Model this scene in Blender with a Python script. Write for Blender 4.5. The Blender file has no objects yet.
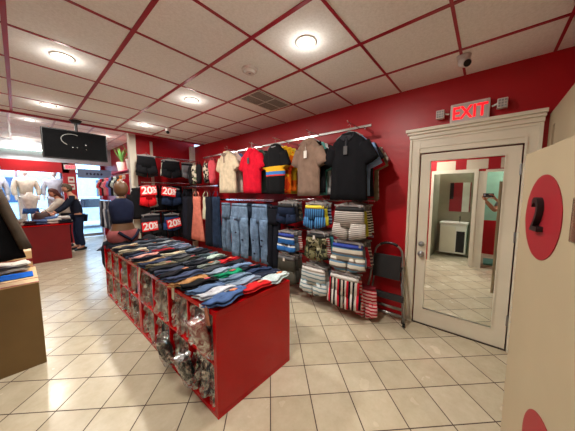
import bpy, bmesh, math, random
from mathutils import Vector, Matrix, Euler, noise as mnoise

S = bpy.context.scene
C = S.collection
PI = math.pi
R = math.radians
random.seed(7)

# ------------------------------------------------------------------ camera, world, light, exposure
cd = bpy.data.cameras.new('camera')
cam = bpy.data.objects.new('camera', cd)
C.objects.link(cam)
cd.sensor_width = 36
cd.lens = 231.0 * 36 / 575
cd.clip_start = 0.02
cam.location = (0, 0, 1.5)
cam.rotation_euler = (R(90 - 5.317), 0, R(-49.277))
S.camera = cam

w = bpy.data.worlds.new('world')
S.world = w
w.use_nodes = True
bgn = w.node_tree.nodes['Background']
bgn.inputs[0].default_value = (0.36, 0.66, 1.0, 1)
bgn.inputs[1].default_value = 7.0

sd = bpy.data.lights.new('sun', 'SUN')
sd.energy = 3.0
sd.angle = R(3)
sun = bpy.data.objects.new('sun', sd)
sun.rotation_euler = (R(50), 0, R(150))
C.objects.link(sun)

S.view_settings.view_transform = 'Standard'
S.view_settings.look = 'None'
S.view_settings.gamma = 1
S.view_settings.use_curve_mapping = False
S.view_settings.exposure = 0.0
LAMP = 24.0

# ------------------------------------------------------------------ helpers: objects
def link(o, parent=None):
    C.objects.link(o)
    if parent is not None:
        o.parent = parent
    return o

def obj(name, bm, m, parent=None, smooth=False):
    me = bpy.data.meshes.new(name)
    if smooth:
        for f in bm.faces:
            f.smooth = True
    bm.normal_update()
    bm.to_mesh(me)
    bm.free()
    for x in (m if isinstance(m, (list, tuple)) else [m]):
        me.materials.append(x)
    return link(bpy.data.objects.new(name, me), parent)

def tag(o, label, cat, group=None):
    o['label'] = label
    o['category'] = cat
    if group:
        o['group'] = group
    return o

def thing(name, label, cat, loc=(0, 0, 0), rz=0.0, group=None, rx=0.0, ry=0.0):
    o = bpy.data.objects.new(name, None)
    o.empty_display_size = 0.1
    link(o)
    o.location = loc
    o.rotation_euler = (rx, ry, rz)
    return tag(o, label, cat, group)

def struct(name, bm, m, parent=None, smooth=False):
    o = obj(name, bm, m, parent, smooth)
    if parent is None:
        o['kind'] = 'structure'
    return o

def NB():
    return bmesh.new()

def bx(bm, a, b, rot=None, mi=0):
    a = Vector(a); b = Vector(b)
    c = (a + b) / 2; s = b - a
    M = Matrix.Translation(c)
    if rot:
        M = M @ Euler(rot).to_matrix().to_4x4()
    M = M @ Matrix.Diagonal((s.x, s.y, s.z, 1))
    r = bmesh.ops.create_cube(bm, size=1, matrix=M)
    if mi:
        for f in {f for v in r['verts'] for f in v.link_faces}:
            f.material_index = mi
    return r['verts']

def bbx(bm, a, b, bev=0.004, rot=None, seg=2):
    vs = bx(bm, a, b, rot)
    es = list({e for v in vs for e in v.link_edges})
    bmesh.ops.bevel(bm, geom=es, offset=bev, segments=seg, affect='EDGES', profile=0.5)

def cyl(bm, a, b, r0, r1=None, n=14, caps=True):
    a = Vector(a); b = Vector(b)
    d = b - a
    M = Matrix.Translation((a + b) / 2) @ d.to_track_quat('Z', 'Y').to_matrix().to_4x4()
    bmesh.ops.create_cone(bm, cap_ends=caps, segments=n, radius1=r0, radius2=r0 if r1 is None else r1,
                          depth=max(d.length, 1e-5), matrix=M)

def ball(bm, c, r, sc=(1, 1, 1), u=16, v=10):
    bmesh.ops.create_uvsphere(bm, u_segments=u, v_segments=v, radius=r,
                              matrix=Matrix.Translation(c) @ Matrix.Diagonal((*sc, 1)))

def tube(bm, pts, r, n=8):
    pts = [Vector(p) for p in pts]
    rings = []
    up = Vector((0, 0, 1))
    for i, p in enumerate(pts):
        d = (pts[min(i + 1, len(pts) - 1)] - pts[max(i - 1, 0)]).normalized()
        if abs(d.dot(up)) > 0.95:
            up = Vector((1, 0, 0)) if abs(d.x) < 0.9 else Vector((0, 1, 0))
        x = d.cross(up).normalized(); y = x.cross(d).normalized(); up = y
        rings.append([bm.verts.new(p + (x * math.cos(2 * PI * k / n) + y * math.sin(2 * PI * k / n)) * r) for k in range(n)])
    for a, b in zip(rings, rings[1:]):
        for k in range(n):
            bm.faces.new((a[k], a[(k + 1) % n], b[(k + 1) % n], b[k]))
    bm.faces.new(rings[0][::-1]); bm.faces.new(rings[-1])

def loft(bm, secs, n=20, cap=True, fold=0.0, seed=0.0, k=5, mi=0, pw=1.0):
    """secs: (centre, u vector, v vector); closed rings joined in order"""
    rings = []
    for i, (c, u, v) in enumerate(secs):
        c = Vector(c); u = Vector(u); v = Vector(v)
        t = i / max(1, len(secs) - 1)
        ring = []
        for j in range(n):
            a = 2 * PI * j / n
            ca, sa = math.cos(a), math.sin(a)
            ca = math.copysign(abs(ca) ** pw, ca); sa = math.copysign(abs(sa) ** pw, sa)
            f = 1 + fold * t * (math.sin(k * ca * 3.1 + seed) + 0.6 * math.sin(k * ca * 6.7 + seed * 2.3 + t * 2))
            ring.append(bm.verts.new(c + u * ca * (1 + 0.15 * fold * math.sin(seed + t * 5)) + v * sa * f))
        rings.append(ring)
    for a, b in zip(rings, rings[1:]):
        for j in range(n):
            f = bm.faces.new((a[j], a[(j + 1) % n], b[(j + 1) % n], b[j]))
            f.material_index = mi; f.smooth = True
    if cap:
        for rr in (rings[0][::-1], rings[-1]):
            f = bm.faces.new(rr); f.material_index = mi
    return rings

def jitter(bm, amp, sc, seed=0.0):
    for v in bm.verts:
        p = v.co * sc + Vector((seed, seed * 1.7, -seed))
        v.co += Vector((mnoise.noise(p), mnoise.noise(p + Vector((31, 0, 0))), mnoise.noise(p + Vector((0, 57, 0))))) * amp

# ------------------------------------------------------------------ helpers: materials
def srgb(c):
    return tuple(((x / 255) / 12.92 if x / 255 <= 0.04045 else ((x / 255 + 0.055) / 1.055) ** 2.4) for x in c)

class NT:
    def __init__(self, name):
        self.m = bpy.data.materials.new(name)
        self.m.use_nodes = True
        self.t = self.m.node_tree
        self.b = self.t.nodes['Principled BSDF']
    def n(self, ty, **kw):
        nd = self.t.nodes.new(ty)
        for k_, v in kw.items():
            setattr(nd, k_, v)
        return nd
    def l(self, a, b):
        self.t.links.new(a, b)
    def math(self, op, a, b=None):
        nd = self.n('ShaderNodeMath', operation=op)
        for i, x in enumerate((a, b)):
            if x is None: continue
            if isinstance(x, (int, float)): nd.inputs[i].default_value = x
            else: self.l(x, nd.inputs[i])
        return nd.outputs[0]
    def coord(self, which='Object'):
        return self.n('ShaderNodeTexCoord').outputs[which]
    def noise(self, vec, scale, detail=3, rough=0.5):
        nd = self.n('ShaderNodeTexNoise')
        nd.inputs['Scale'].default_value = scale
        nd.inputs['Detail'].default_value = detail
        nd.inputs['Roughness'].default_value = rough
        self.l(vec, nd.inputs['Vector'])
        return nd.outputs['Fac']
    def ramp(self, fac, stops, interp='LINEAR'):
        nd = self.n('ShaderNodeValToRGB')
        cr = nd.color_ramp
        cr.interpolation = interp
        while len(cr.elements) < len(stops):
            cr.elements.new(0.5)
        for e, (p, c) in zip(cr.elements, stops):
            e.position = p
            e.color = (*c, 1)
        self.l(fac, nd.inputs[0])
        return nd.outputs[0]
    def mix(self, fac, a, b, blend='MIX'):
        nd = self.n('ShaderNodeMix', data_type='RGBA', blend_type=blend)
        for i, x in ((0, fac), (6, a), (7, b)):
            if isinstance(x, (int, float)): nd.inputs[i].default_value = x
            elif isinstance(x, tuple): nd.inputs[i].default_value = (*x, 1)
            else: self.l(x, nd.inputs[i])
        return nd.outputs[2]
    def bump(self, h, strength=0.3, dist=0.01):
        nd = self.n('ShaderNodeBump')
        nd.inputs['Strength'].default_value = strength
        nd.inputs['Distance'].default_value = dist
        self.l(h, nd.inputs['Height'])
        self.l(nd.outputs[0], self.b.inputs['Normal'])
    def base(self, x):
        if isinstance(x, tuple): self.b.inputs['Base Color'].default_value = (*x, 1)
        else: self.l(x, self.b.inputs['Base Color'])
    def set(self, **kw):
        for k_, v in kw.items():
            self.b.inputs[k_.replace('_', ' ')].default_value = v

_mc = {}
def plain(name, c, rough=0.6, metal=0.0, var=0.08, scale=6.0, bump=0.0, bscale=40.0, coat=0.0):
    key = (name, tuple(c), rough, metal)
    if key in _mc: return _mc[key]
    t = NT(name)
    col = srgb(c)
    v = t.coord()
    nz = t.noise(v, scale)
    t.base(t.ramp(nz, [(0.3, tuple(x * (1 - var) for x in col)), (0.7, tuple(min(1, x * (1 + var)) for x in col))]))
    t.set(Roughness=rough, Metallic=metal)
    t.b.inputs['Coat Weight'].default_value = coat
    if rough > 0.9: t.b.inputs['Specular IOR Level'].default_value = 0.12
    if bump:
        t.bump(t.noise(v, bscale), bump, 0.004)
    _mc[key] = t.m
    return t.m

def cloth(c, name='cloth'):
    return plain(name, c, rough=0.92, var=0.16, scale=14, bump=0.35, bscale=22)

def denim(c, worn=0.5):
    key = ('denim', tuple(c), worn)
    if key in _mc: return _mc[key]
    t = NT('denim')
    v = t.coord()
    col = srgb(c)
    lo = tuple(x * (1 - worn) for x in col); hi = tuple(min(1, x * (1 + worn * 1.3)) for x in col)
    t.base(t.ramp(t.noise(v, 9, 5, 0.65), [(0.3, lo), (0.55, col), (0.75, hi)]))
    t.set(Roughness=0.92)
    t.b.inputs['Specular IOR Level'].default_value = 0.12
    t.bump(t.noise(v, 30, 4), 0.5, 0.006)
    _mc[key] = t.m
    return t.m

def bands(stops, axis=2, lo=0.0, hi=1.0, repeat=False, name='striped_cloth'):
    """stops: (position 0..1, colour 255) constant bands along a local axis from lo to hi"""
    t = NT(name)
    sp = t.n('ShaderNodeSeparateXYZ')
    t.l(t.coord(), sp.inputs[0])
    x = t.math('DIVIDE', t.math('SUBTRACT', sp.outputs[axis], lo), hi - lo)
    if repeat:
        x = t.math('FRACT', t.math('ADD', x, 50.0))
    t.base(t.ramp(x, [(p, srgb(c)) for p, c in stops], 'CONSTANT'))
    t.set(Roughness=0.93)
    t.b.inputs['Specular IOR Level'].default_value = 0.15
    t.bump(t.noise(t.coord(), 22), 0.3, 0.004)
    return t.m

def blotch(cols, scale=12, name='patterned_cloth'):
    t = NT(name)
    vo = t.n('ShaderNodeTexVoronoi')
    vo.inputs['Scale'].default_value = scale
    nz = t.n('ShaderNodeTexNoise'); nz.inputs['Scale'].default_value = scale * 0.7
    t.l(t.coord(), nz.inputs['Vector'])
    mx = t.n('ShaderNodeMix', data_type='RGBA'); mx.inputs[0].default_value = 0.35
    t.l(t.coord(), mx.inputs[6]); t.l(nz.outputs['Color'], mx.inputs[7])
    t.l(mx.outputs[2], vo.inputs['Vector'])
    sp = t.n('ShaderNodeSeparateColor'); t.l(vo.outputs['Color'], sp.inputs[0])
    t.base(t.ramp(sp.outputs[0], [(i / len(cols), srgb(c)) for i, c in enumerate(cols)], 'CONSTANT'))
    t.set(Roughness=0.93)
    t.b.inputs['Specular IOR Level'].default_value = 0.15
    return t.m

def plaid(c1, c2, c3):
    t = NT('plaid_cloth')
    sp = t.n('ShaderNodeSeparateXYZ'); t.l(t.coord(), sp.inputs[0])
    a = t.math('LESS_THAN', t.math('FRACT', t.math('ADD', t.math('MULTIPLY', sp.outputs[0], 14.0), 50.0)), 0.4)
    b = t.math('LESS_THAN', t.math('FRACT', t.math('ADD', t.math('MULTIPLY', sp.outputs[2], 14.0), 50.0)), 0.4)
    col = t.mix(a, srgb(c1), srgb(c2))
    t.base(t.mix(t.math('MULTIPLY', b, 0.6), col, srgb(c3)))
    t.set(Roughness=0.93)
    t.b.inputs['Specular IOR Level'].default_value = 0.15
    return t.m

def emit(c, s, name='glowing'):
    t = NT(name)
    t.base(srgb(c))
    t.b.inputs['Emission Color'].default_value = (*srgb(c), 1)
    t.set(Emission_Strength=s, Roughness=0.4)
    return t.m

def glass_sheet(name='clear_glass', tint=(0.94, 0.97, 0.97), gloss=0.1):
    t = NT(name)
    tr = t.n('ShaderNodeBsdfTransparent'); tr.inputs[0].default_value = (*tint, 1)
    gl = t.n('ShaderNodeBsdfGlossy'); gl.inputs['Roughness'].default_value = 0.03
    mx = t.n('ShaderNodeMixShader'); mx.inputs[0].default_value = gloss
    t.l(tr.outputs[0], mx.inputs[1]); t.l(gl.outputs[0], mx.inputs[2])
    t.l(mx.outputs[0], t.t.nodes['Material Output'].inputs[0])
    return t.m

def plastic_bag_mat():
    t = NT('crinkled_plastic')
    tr = t.n('ShaderNodeBsdfTransparent'); tr.inputs[0].default_value = (0.9, 0.9, 0.9, 1)
    gl = t.n('ShaderNodeBsdfGlossy'); gl.inputs['Roughness'].default_value = 0.12
    gl.inputs[0].default_value = (0.95, 0.95, 0.95, 1)
    v = t.coord()
    fac = t.ramp(t.noise(v, 26, 5, 0.7), [(0.42, (0.08,) * 3), (0.6, (0.62,) * 3)])
    bp = t.n('ShaderNodeBump'); bp.inputs['Strength'].default_value = 0.9; bp.inputs['Distance'].default_value = 0.01
    t.l(t.noise(v, 34, 4, 0.6), bp.inputs['Height']); t.l(bp.outputs[0], gl.inputs['Normal'])
    mx = t.n('ShaderNodeMixShader')
    t.l(fac, mx.inputs[0]); t.l(tr.outputs[0], mx.inputs[1]); t.l(gl.outputs[0], mx.inputs[2])
    t.l(mx.outputs[0], t.t.nodes['Material Output'].inputs[0])
    return t.m

def floor_mat():
    t = NT('floor_tile')
    v = t.coord()
    sp = t.n('ShaderNodeSeparateXYZ'); t.l(v, sp.inputs[0])
    r2 = math.sqrt(0.5); P = 0.297
    def fam(x, off):
        f = t.math('FRACT', t.math('ADD', t.math('DIVIDE', t.math('SUBTRACT', x, off), P), 200.0))
        d = t.math('MINIMUM', f, t.math('SUBTRACT', 1.0, f))
        cell = t.math('FLOOR', t.math('ADD', t.math('DIVIDE', t.math('SUBTRACT', x, off), P), 200.0))
        return d, cell
    a = t.math('MULTIPLY', t.math('ADD', sp.outputs[0], sp.outputs[1]), r2)
    b = t.math('MULTIPLY', t.math('SUBTRACT', sp.outputs[0], sp.outputs[1]), r2)
    da, ca = fam(a, 0.097 + 0.003)
    db, cb = fam(b, -0.008)
    d = t.math('MINIMUM', da, db)
    grout = t.math('LESS_THAN', d, 0.0125)
    cv = t.n('ShaderNodeCombineXYZ'); t.l(ca, cv.inputs[0]); t.l(cb, cv.inputs[1])
    wn = t.n('ShaderNodeTexWhiteNoise'); t.l(cv.outputs[0], wn.inputs[0])
    tile = t.ramp(wn.outputs['Value'], [(0.0, srgb((194, 183, 158))), (1.0, srgb((208, 198, 174)))])
    mott = t.ramp(t.noise(v, 7, 6, 0.7), [(0.35, (0.86, 0.84, 0.8)), (0.65, (1, 1, 1))])
    tile = t.mix(1.0, tile, mott, 'MULTIPLY')
    t.base(t.mix(grout, tile, srgb((70, 52, 42))))
    rg = t.ramp(t.noise(v, 5, 3), [(0.3, (0.17,) * 3), (0.7, (0.28,) * 3)])
    rr = t.mix(grout, rg, (0.8, 0.8, 0.8))
    t.l(rr, t.b.inputs['Roughness'])
    t.bump(t.math('MINIMUM', d, 0.03), 0.4, 0.02)
    return t.m

def ceil_mat():
    t = NT('ceiling_tile')
    v = t.coord()
    t.base(t.ramp(t.noise(v, 55, 6, 0.8), [(0.35, srgb((232, 230, 226))), (0.6, srgb((246, 245, 242)))]))
    t.set(Roughness=0.93)
    t.b.inputs['Specular IOR Level'].default_value = 0.15
    t.bump(t.noise(v, 120, 4), 0.4, 0.004)
    return t.m

def wall_red():
    t = NT('red_wall_paint')
    v = t.coord()
    t.base(t.ramp(t.noise(v, 2.5, 5, 0.6), [(0.3, srgb((168, 3, 18))), (0.7, srgb((180, 6, 24)))]))
    t.set(Roughness=0.42)
    t.bump(t.noise(v, 18, 4), 0.25, 0.006)
    return t.m

M_FLOOR = floor_mat()
M_CEIL = ceil_mat()
M_RED = wall_red()
M_GRIDRED = plain('red_grid_metal', (158, 14, 38), 0.35)
M_LAM = plain('red_laminate', (190, 4, 12), 0.11, var=0.04, scale=2)
M_LAM.node_tree.nodes['Principled BSDF'].inputs['Specular IOR Level'].default_value = 0.35
M_CREAM = plain('cream_paint', (222, 215, 196), 0.45, var=0.05, scale=3, bump=0.15, bscale=15)
M_BEIGE = plain('beige_panel_paint', (168, 153, 124), 0.5, var=0.05, scale=2.5, bump=0.1, bscale=9)
M_WHITE = plain('white_paint', (226, 222, 212), 0.5, var=0.04)
M_CHROME = plain('chrome', (205, 205, 205), 0.2, 1.0, var=0.02)
M_STEEL = plain('brushed_steel', (165, 165, 168), 0.35, 1.0, var=0.05)
M_BLACK = plain('black_plastic', (20, 20, 22), 0.4, var=0.1)
M_GOLD = plain('gold_brown_board', (118, 94, 56), 0.42, 0.2, var=0.12, scale=3)
M_TAN = plain('tan_board', (205, 170, 120), 0.5, var=0.05)
M_BAG = plastic_bag_mat()
M_GLASS = glass_sheet()
M_DARKRED = plain('dark_red_laminate', (128, 6, 22), 0.35, var=0.05)
M_PAPER = plain('paper', (225, 215, 195), 0.8, var=0.05)
M_MIRROR = NT('mirror_silver')
M_MIRROR.base((0.86, 0.88, 0.86)); M_MIRROR.set(Metallic=1.0, Roughness=0.015)
M_MIRROR = M_MIRROR.m
M_SKIN = plain('skin', (196, 142, 112), 0.55, var=0.05)

H = 2.667
WX = 2.96
H2 = 2.95
YS = 5.15

# ------------------------------------------------------------------ structure
b = NB(); bx(b, (-3.1, -3, -0.1), (5.0, 10.6, 0)); struct('floor', b, M_FLOOR)
b = NB(); bx(b, (-3.1, -3, H), (5.0, YS, H + 0.06)); bx(b, (-3.1, YS, H - 0.03), (5.0, YS + 0.03, H2), mi=1)
struct('ceiling', b, [M_CEIL, M_GRIDRED])
b = NB(); bx(b, (-3.1, YS + 0.03, H2), (5.0, 10.7, H2 + 0.06)); struct('ceiling_beyond_step', b, M_CEIL)
b = NB()
GX = [0.02 + 0.602 * k for k in range(-5, 6)]
GY = [0.235 + 0.586 * k for k in range(-3, 9)]
for x in GX:
    if x < WX: bx(b, (x - 0.014, -1.6, H - 0.006), (x + 0.014, YS, H + 0.001))
for y in GY:
    bx(b, (-3, y - 0.010, H - 0.005), (WX, y + 0.010, H + 0.001))
struct('trim_1', b, M_GRIDRED)
b = NB()
for k in range(-5, 6):
    x = -0.02 + 0.6 * k
    if x < WX: bx(b, (x - 0.016, YS + 0.04, H2 - 0.006), (x + 0.016, 10.5, H2 + 0.001))
for k in range(9):
    y = YS + 0.6 + 0.6 * k
    bx(b, (-3, y - 0.01, H2 - 0.005), (WX, y + 0.01, H2 + 0.001))
struct('trim_2', b, plain('pale_grid_metal', (190, 170, 180), 0.3))
# long red wall (with door opening) and the far parts
DY0, DY1, DZ = -0.225, 0.59, 1.95
b = NB()
bx(b, (WX, DY1, 0), (WX + 0.1, 5.9, H)); bx(b, (WX, DY0, DZ), (WX + 0.1, DY1, H)); bx(b, (WX, -1.6, 0), (WX + 0.1, DY0, H))
struct('wall_right', b, M_RED)
b = NB(); bx(b, (1.93, 5.82, 0), (WX + 0.1, 5.92, H2)); struct('wall_return', b, M_RED)
b = NB(); bx(b, (2.1, 5.92, 0), (2.2, 10.6, H2)); struct('wall_far_right', b, plain('dusky_red_paint', (150, 18, 34), 0.5))
b = NB(); bx(b, (1.52, 5.5, 0), (1.64, 5.62, H2)); struct('trim_3', b, M_CREAM)
b = NB(); bx(b, (1.64, 5.6, 0), (1.93, 5.66, H2)); struct('trim_4', b, M_RED)
b = NB(); bx(b, (-3.1, 1.0, 0), (-3.0, 10.6, H2)); struct('wall_left', b, M_RED)
b = NB(); bx(b, (-3.1, -1.7, 0), (WX + 0.1, -1.6, H)); struct('wall_back', b, M_RED)
# wall behind the camera with two doorways, seen in the door mirror
XB = -0.12
b = NB()
bx(b, (XB - 0.1, -1.6, 1.95), (XB, 1.05, H)); bx(b, (XB - 0.1, 0.93, 0), (XB, 1.05, 1.95)); bx(b, (XB - 0.1, -1.6, 0), (XB, -0.82, 1.95))
struct('wall_rear', b, M_RED)
b = NB(); bx(b, (-3.0, 0.95, 0), (XB - 0.1, 1.05, H)); struct('wall_changing_side', b, plain('grey_beige_paint', (150, 142, 122), 0.6))
b = NB(); bx(b, (XB - 0.1, 0.03, 0), (XB + 0.0, 0.185, 1.95))
struct('wall_between_doorways', b, M_CREAM)
b = NB(); bx(b, (-2.2, 0.06, 0), (XB - 0.1, 0.14, H)); struct('wall_dividing', b, plain('mint_paint', (146, 190, 168), 0.6))
b = NB(); bx(b, (-1.75, -1.6, 0.85), (-1.65, 0.06, H), ); bx(b, (-1.75, -1.6, 0), (-1.65, 0.06, 0.85), mi=1)
struct('wall_mint', b, [plain('mint_paint', (146, 190, 168), 0.6), M_RED])
b = NB(); bx(b, (-2.2, 0.14, 0), (-2.1, 0.95, H)); struct('wall_washroom', b, plain('grey_beige_paint', (150, 142, 122), 0.6))
# door casings of the two doorways behind
b = NB()
for y in (0.19, 0.93):
    bx(b, (XB, y - 0.035 if y < .5 else y - 0.02, 0), (XB + 0.02, y + 0.03, 1.97))
bx(b, (XB, 0.155, 1.93), (XB + 0.021, 0.96, 2.0))
for y in (0.05, 0.075, 0.10, 0.125):
    bx(b, (XB, y - 0.009, 0), (XB + 0.012, y + 0.009, 1.95))
bx(b, (XB, -0.86, 1.93), (XB + 0.02, 0.045, 1.98)); bx(b, (XB, 0.02, 0), (XB + 0.02, 0.045, 1.93)); bx(b, (XB, -0.88, 0), (XB + 0.02, -0.82, 1.95))
struct('trim_5', b, M_CREAM)
# striped red and white frieze above the doorways
t = NT('striped_frieze')
sp = t.n('ShaderNodeSeparateXYZ'); t.l(t.coord(), sp.inputs[0])
fr = t.math('FRACT', t.math('ADD', t.math('DIVIDE', t.math('SUBTRACT', sp.outputs[1], 0.355), 0.52), 20.0))
t.base(t.mix(t.math('LESS_THAN', fr, 0.35), srgb((212, 200, 178)), srgb((170, 10, 26))))
b = NB(); bx(b, (XB, -1.55, 2.0), (XB + 0.012, 1.05, 2.19)); struct('trim_6', b, t.m)

# partition beside the door (beige) with a slanting gap near the wall
b = NB()
bx(b, (1.80, -0.43, 0), (2.71, -0.36, 2.165))
bx(b, (2.80, -0.43, 0), (WX, -0.36, 2.165))
bx(b, (2.71, -0.43, 2.04), (2.80, -0.36, 2.165)); bx(b, (2.71, -0.43, 0), (2.80, -0.36, 1.75))
struct('wall_partition', b, M_BEIGE)

# storefront
YF = 10.5
b = NB()
bx(b, (-3, YF, 2.5), (2.1, YF + 0.12, H2)); bx(b, (-3, YF, 0), (0.98, YF + 0.12, 0.45)); bx(b, (1.98, YF, 0), (2.1, YF + 0.12, 2.5))
bx(b, (0.98, YF, 0), (1.22, YF + 0.12, 2.5))
struct('wall_far', b, M_RED)
YW = 9.55
b = NB(); bx(b, (-3, YW, 2.12), (1.05, YW + 0.06, 2.42)); bx(b, (0.9, YW, 0.0), (1.2, YW + 0.06, 2.42)); struct('trim_7', b, M_RED)
b = NB(); bx(b, (-3, YW, 2.42), (2.1, YW + 0.1, H2)); struct('trim_8', b, plain('pale_soffit', (190, 196, 205), 0.5))
b = NB(); bx(b, (-3, YF + 0.03, 0.45), (0.98, YF + 0.045, 2.5)); struct('window_1', b, M_GLASS)
b = NB()
for x in (-2.0, -1.0, -0.02, 0.93): bx(b, (x, YF + 0.0, 0.45), (x + 0.05, YF + 0.08, 2.5))
struct('trim_9', b, M_STEEL)
b = NB(); bx(b, (-3, YW + 0.06, 0), (0.9, YF, 0.5)); struct('trim_10', b, M_WHITE)
dr = NB()
for (x0, x1) in ((1.24, 1.29), (1.91, 1.96)): bx(dr, (x0, YF + 0.02, 0.02), (x1, YF + 0.07, 2.22))
bx(dr, (1.29, YF + 0.02, 0.02), (1.91, YF + 0.07, 0.12)); bx(dr, (1.29, YF + 0.02, 2.15), (1.91, YF + 0.07, 2.22))
d2 = struct('door_2', dr, M_STEEL)
b = NB(); bx(b, (1.29, YF + 0.04, 0.12), (1.91, YF + 0.05, 2.15)); obj('door_glass', b, M_GLASS, d2)
b = NB(); tube(b, [(1.36, YF + 0.02, 0.9), (1.36, YF - 0.03, 0.92), (1.36, YF - 0.03, 1.28), (1.36, YF + 0.02, 1.3)], 0.012); obj('door_handle', b, M_CHROME, d2)
b = NB(); bx(b, (1.22, YF + 0.02, 2.25), (1.98, YF + 0.05, 2.5)); o = struct('window_2', b, M_GLASS)

# street outside
b = NB(); bx(b, (-14, 10.6, -0.14), (16, 30, -0.04)); o = struct('ground_street', b, plain('pale_pavement', (176, 178, 180), 0.8))
bl = thing('street_building', 'pale building with rows of windows across the street beyond the shop door', 'building', (0, 23, -0.04))
b = NB(); bx(b, (-10, 0, 0), (12, 1, 3.0)); obj('facade', b, plain('pale_brick', (214, 220, 230), 0.8), bl)
for i in range(8):
    for z in (1.0,):
        b = NB(); bx(b, (-9 + i * 2.6, -0.04, z), (-7.8 + i * 2.6, 0.02, z + 1.6)); obj('window', b, plain('dark_window', (70, 90, 120), 0.2), bl)
def car(x, y, c, label):
    ca = thing('parked_car', label, 'car', (x, y, -0.04), group='parked cars')
    b = NB()
    prof = [(-2.1, .35), (-2.1, .8), (-1.4, .92), (-.8, 1.4), (.7, 1.42), (1.4, .95), (2.1, .8), (2.15, .35)]
    lo_ = [b.verts.new((p, -.85, z)) for p, z in prof]; hi_ = [b.verts.new((p, .85, z)) for p, z in prof]
    b.faces.new(lo_); b.faces.new(hi_[::-1])
    for i in range(len(prof)): b.faces.new((lo_[i], hi_[i], hi_[(i + 1) % 8], lo_[(i + 1) % 8]))
    bmesh.ops.recalc_face_normals(b, faces=b.faces)
    obj('car_body', b, plain('car_paint', c, 0.25), ca)
    b = NB(); bx(b, (-.95, -.87, .95), (.9, -.84, 1.32)); obj('side_window', b, plain('dark_window', (40, 46, 55), 0.15), ca)
    for xx in (-1.3, 1.35):
        for yy in (-.86, .66):
            b = NB(); cyl(b, (xx, yy, .33), (xx, yy + .2, .33), .33, n=20); obj('wheel', b, M_BLACK, ca)
car(2.4, 14.2, (225, 230, 238), 'white car parked on the street outside the shop door')
car(-3.2, 14.2, (150, 170, 195), 'blue grey car parked outside the display window')

# ------------------------------------------------------------------ mirror door, casing
X0 = WX
b = NB()
def frame_y(b, y0, y1, z1, x0, x1, wdt):
    bx(b, (x0, y0 - wdt, 0), (x1, y0, z1)); bx(b, (x0, y1, 0), (x1, y1 + wdt, z1))
frame_y(b, DY0, DY1, 2.10, X0 - 0.025, X0, 0.10)
frame_y(b, DY0 - 0.08, DY1 + 0.08, 2.10, X0 - 0.040, X0 - 0.002, 0.022)
frame_y(b, DY0 - 0.004, DY1 + 0.004, 2.0, X0 - 0.034, X0 - 0.002, 0.012)
bx(b, (X0 - 0.022, DY0, DZ), (X0 + 0.01, DY1, 2.12))
bx(b, (X0 - 0.030, DY0, 2.0), (X0, DY1, 2.015)); bx(b, (X0 - 0.03, DY0 - .1, 2.085), (X0, DY1 + .1, 2.11))
bx(b, (X0 - 0.045, DY0 - 0.105, 2.11), (X0, DY1 + 0.11, 2.15))
bx(b, (X0 - 0.065, DY0 - 0.11, 2.15), (X0, DY1 + 0.125, 2.175))
bx(b, (X0 - 0.085, DY0 - 0.115, 2.175), (X0, DY1 + 0.14, 2.205))
struct('trim_11', b, M_CREAM)
door = NB()
d0, d1 = DY0 + 0.012, DY1 - 0.012
m0, m1, mz0, mz1 = -0.105, 0.485, 0.185, 1.855
xa, xb = WX - 0.008, WX + 0.035
bx(door, (xa, d0, 0.012), (xb, m0, 1.935)); bx(door, (xa, m1, 0.012), (xb, d1, 1.935))
bx(door, (xa, m0, 0.012), (xb, m1, mz0)); bx(door, (xa, m0, mz1), (xb, m1, 1.935))
dob = struct('door_1', door, M_CREAM)
b = NB(); bx(b, (WX + 0.004, m0, mz0), (WX + 0.02, m1, mz1)); obj('door_mirror', b, M_MIRROR, dob)
b = NB()
for (p, q) in (((xa - 0.006, m0 - 0.012, mz0 - 0.012), (WX + 0.004, m0, mz1 + 0.012)), ((xa - 0.006, m1, mz0 - 0.012), (WX + 0.004, m1 + 0.012, mz1 + 0.012)),
               ((xa - 0.006, m0, mz0 - 0.012), (WX + 0.004, m1, mz0)), ((xa - 0.006, m0, mz1), (WX + 0.004, m1, mz1 + 0.012))):
    bx(b, p, q)
obj('mirror_bead', b, M_CREAM, dob)
for nm, z, r in (('deadbolt', 0.935, 0.022), ('door_knob', 0.82, 0.026)):
    b = NB(); cyl(b, (xa, 0.532, z), (xa - 0.008, 0.532, z), r + 0.008, n=20); cyl(b, (xa - 0.008, 0.532, z), (xa - 0.03, 0.532, z), 0.010)
    ball(b, (xa - 0.038, 0.532, z), r, (0.6, 1, 1)); obj(nm, b, M_STEEL, dob, True)
for z in (0.3, 1.1, 1.72):
    b = NB(); cyl(b, (xa - 0.004, d0 - 0.002, z - 0.05), (xa - 0.004, d0 - 0.002, z + 0.05), 0.008); obj('hinge', b, M_STEEL, dob)
b = NB(); bx(b, (WX - 0.02, DY0, 0), (WX + 0.1, DY1, 0.012)); struct('trim_12', b, plain('dark_threshold', (60, 46, 38), 0.6))
b = NB(); bx(b, (WX + 0.1, DY0 - .1, 0), (WX + 0.14, DY1 + .1, 2.1)); struct('wall_behind_door', b, M_CREAM)

# changing-room door number 2 (standing ajar close to the camera)
th = R(9.3)
fe = Vector((1.5, -0.121, 0))
pd = thing('changing_room_door', 'beige changing room door with red circles and number 2 standing ajar', 'door', fe, PI + th)
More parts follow.
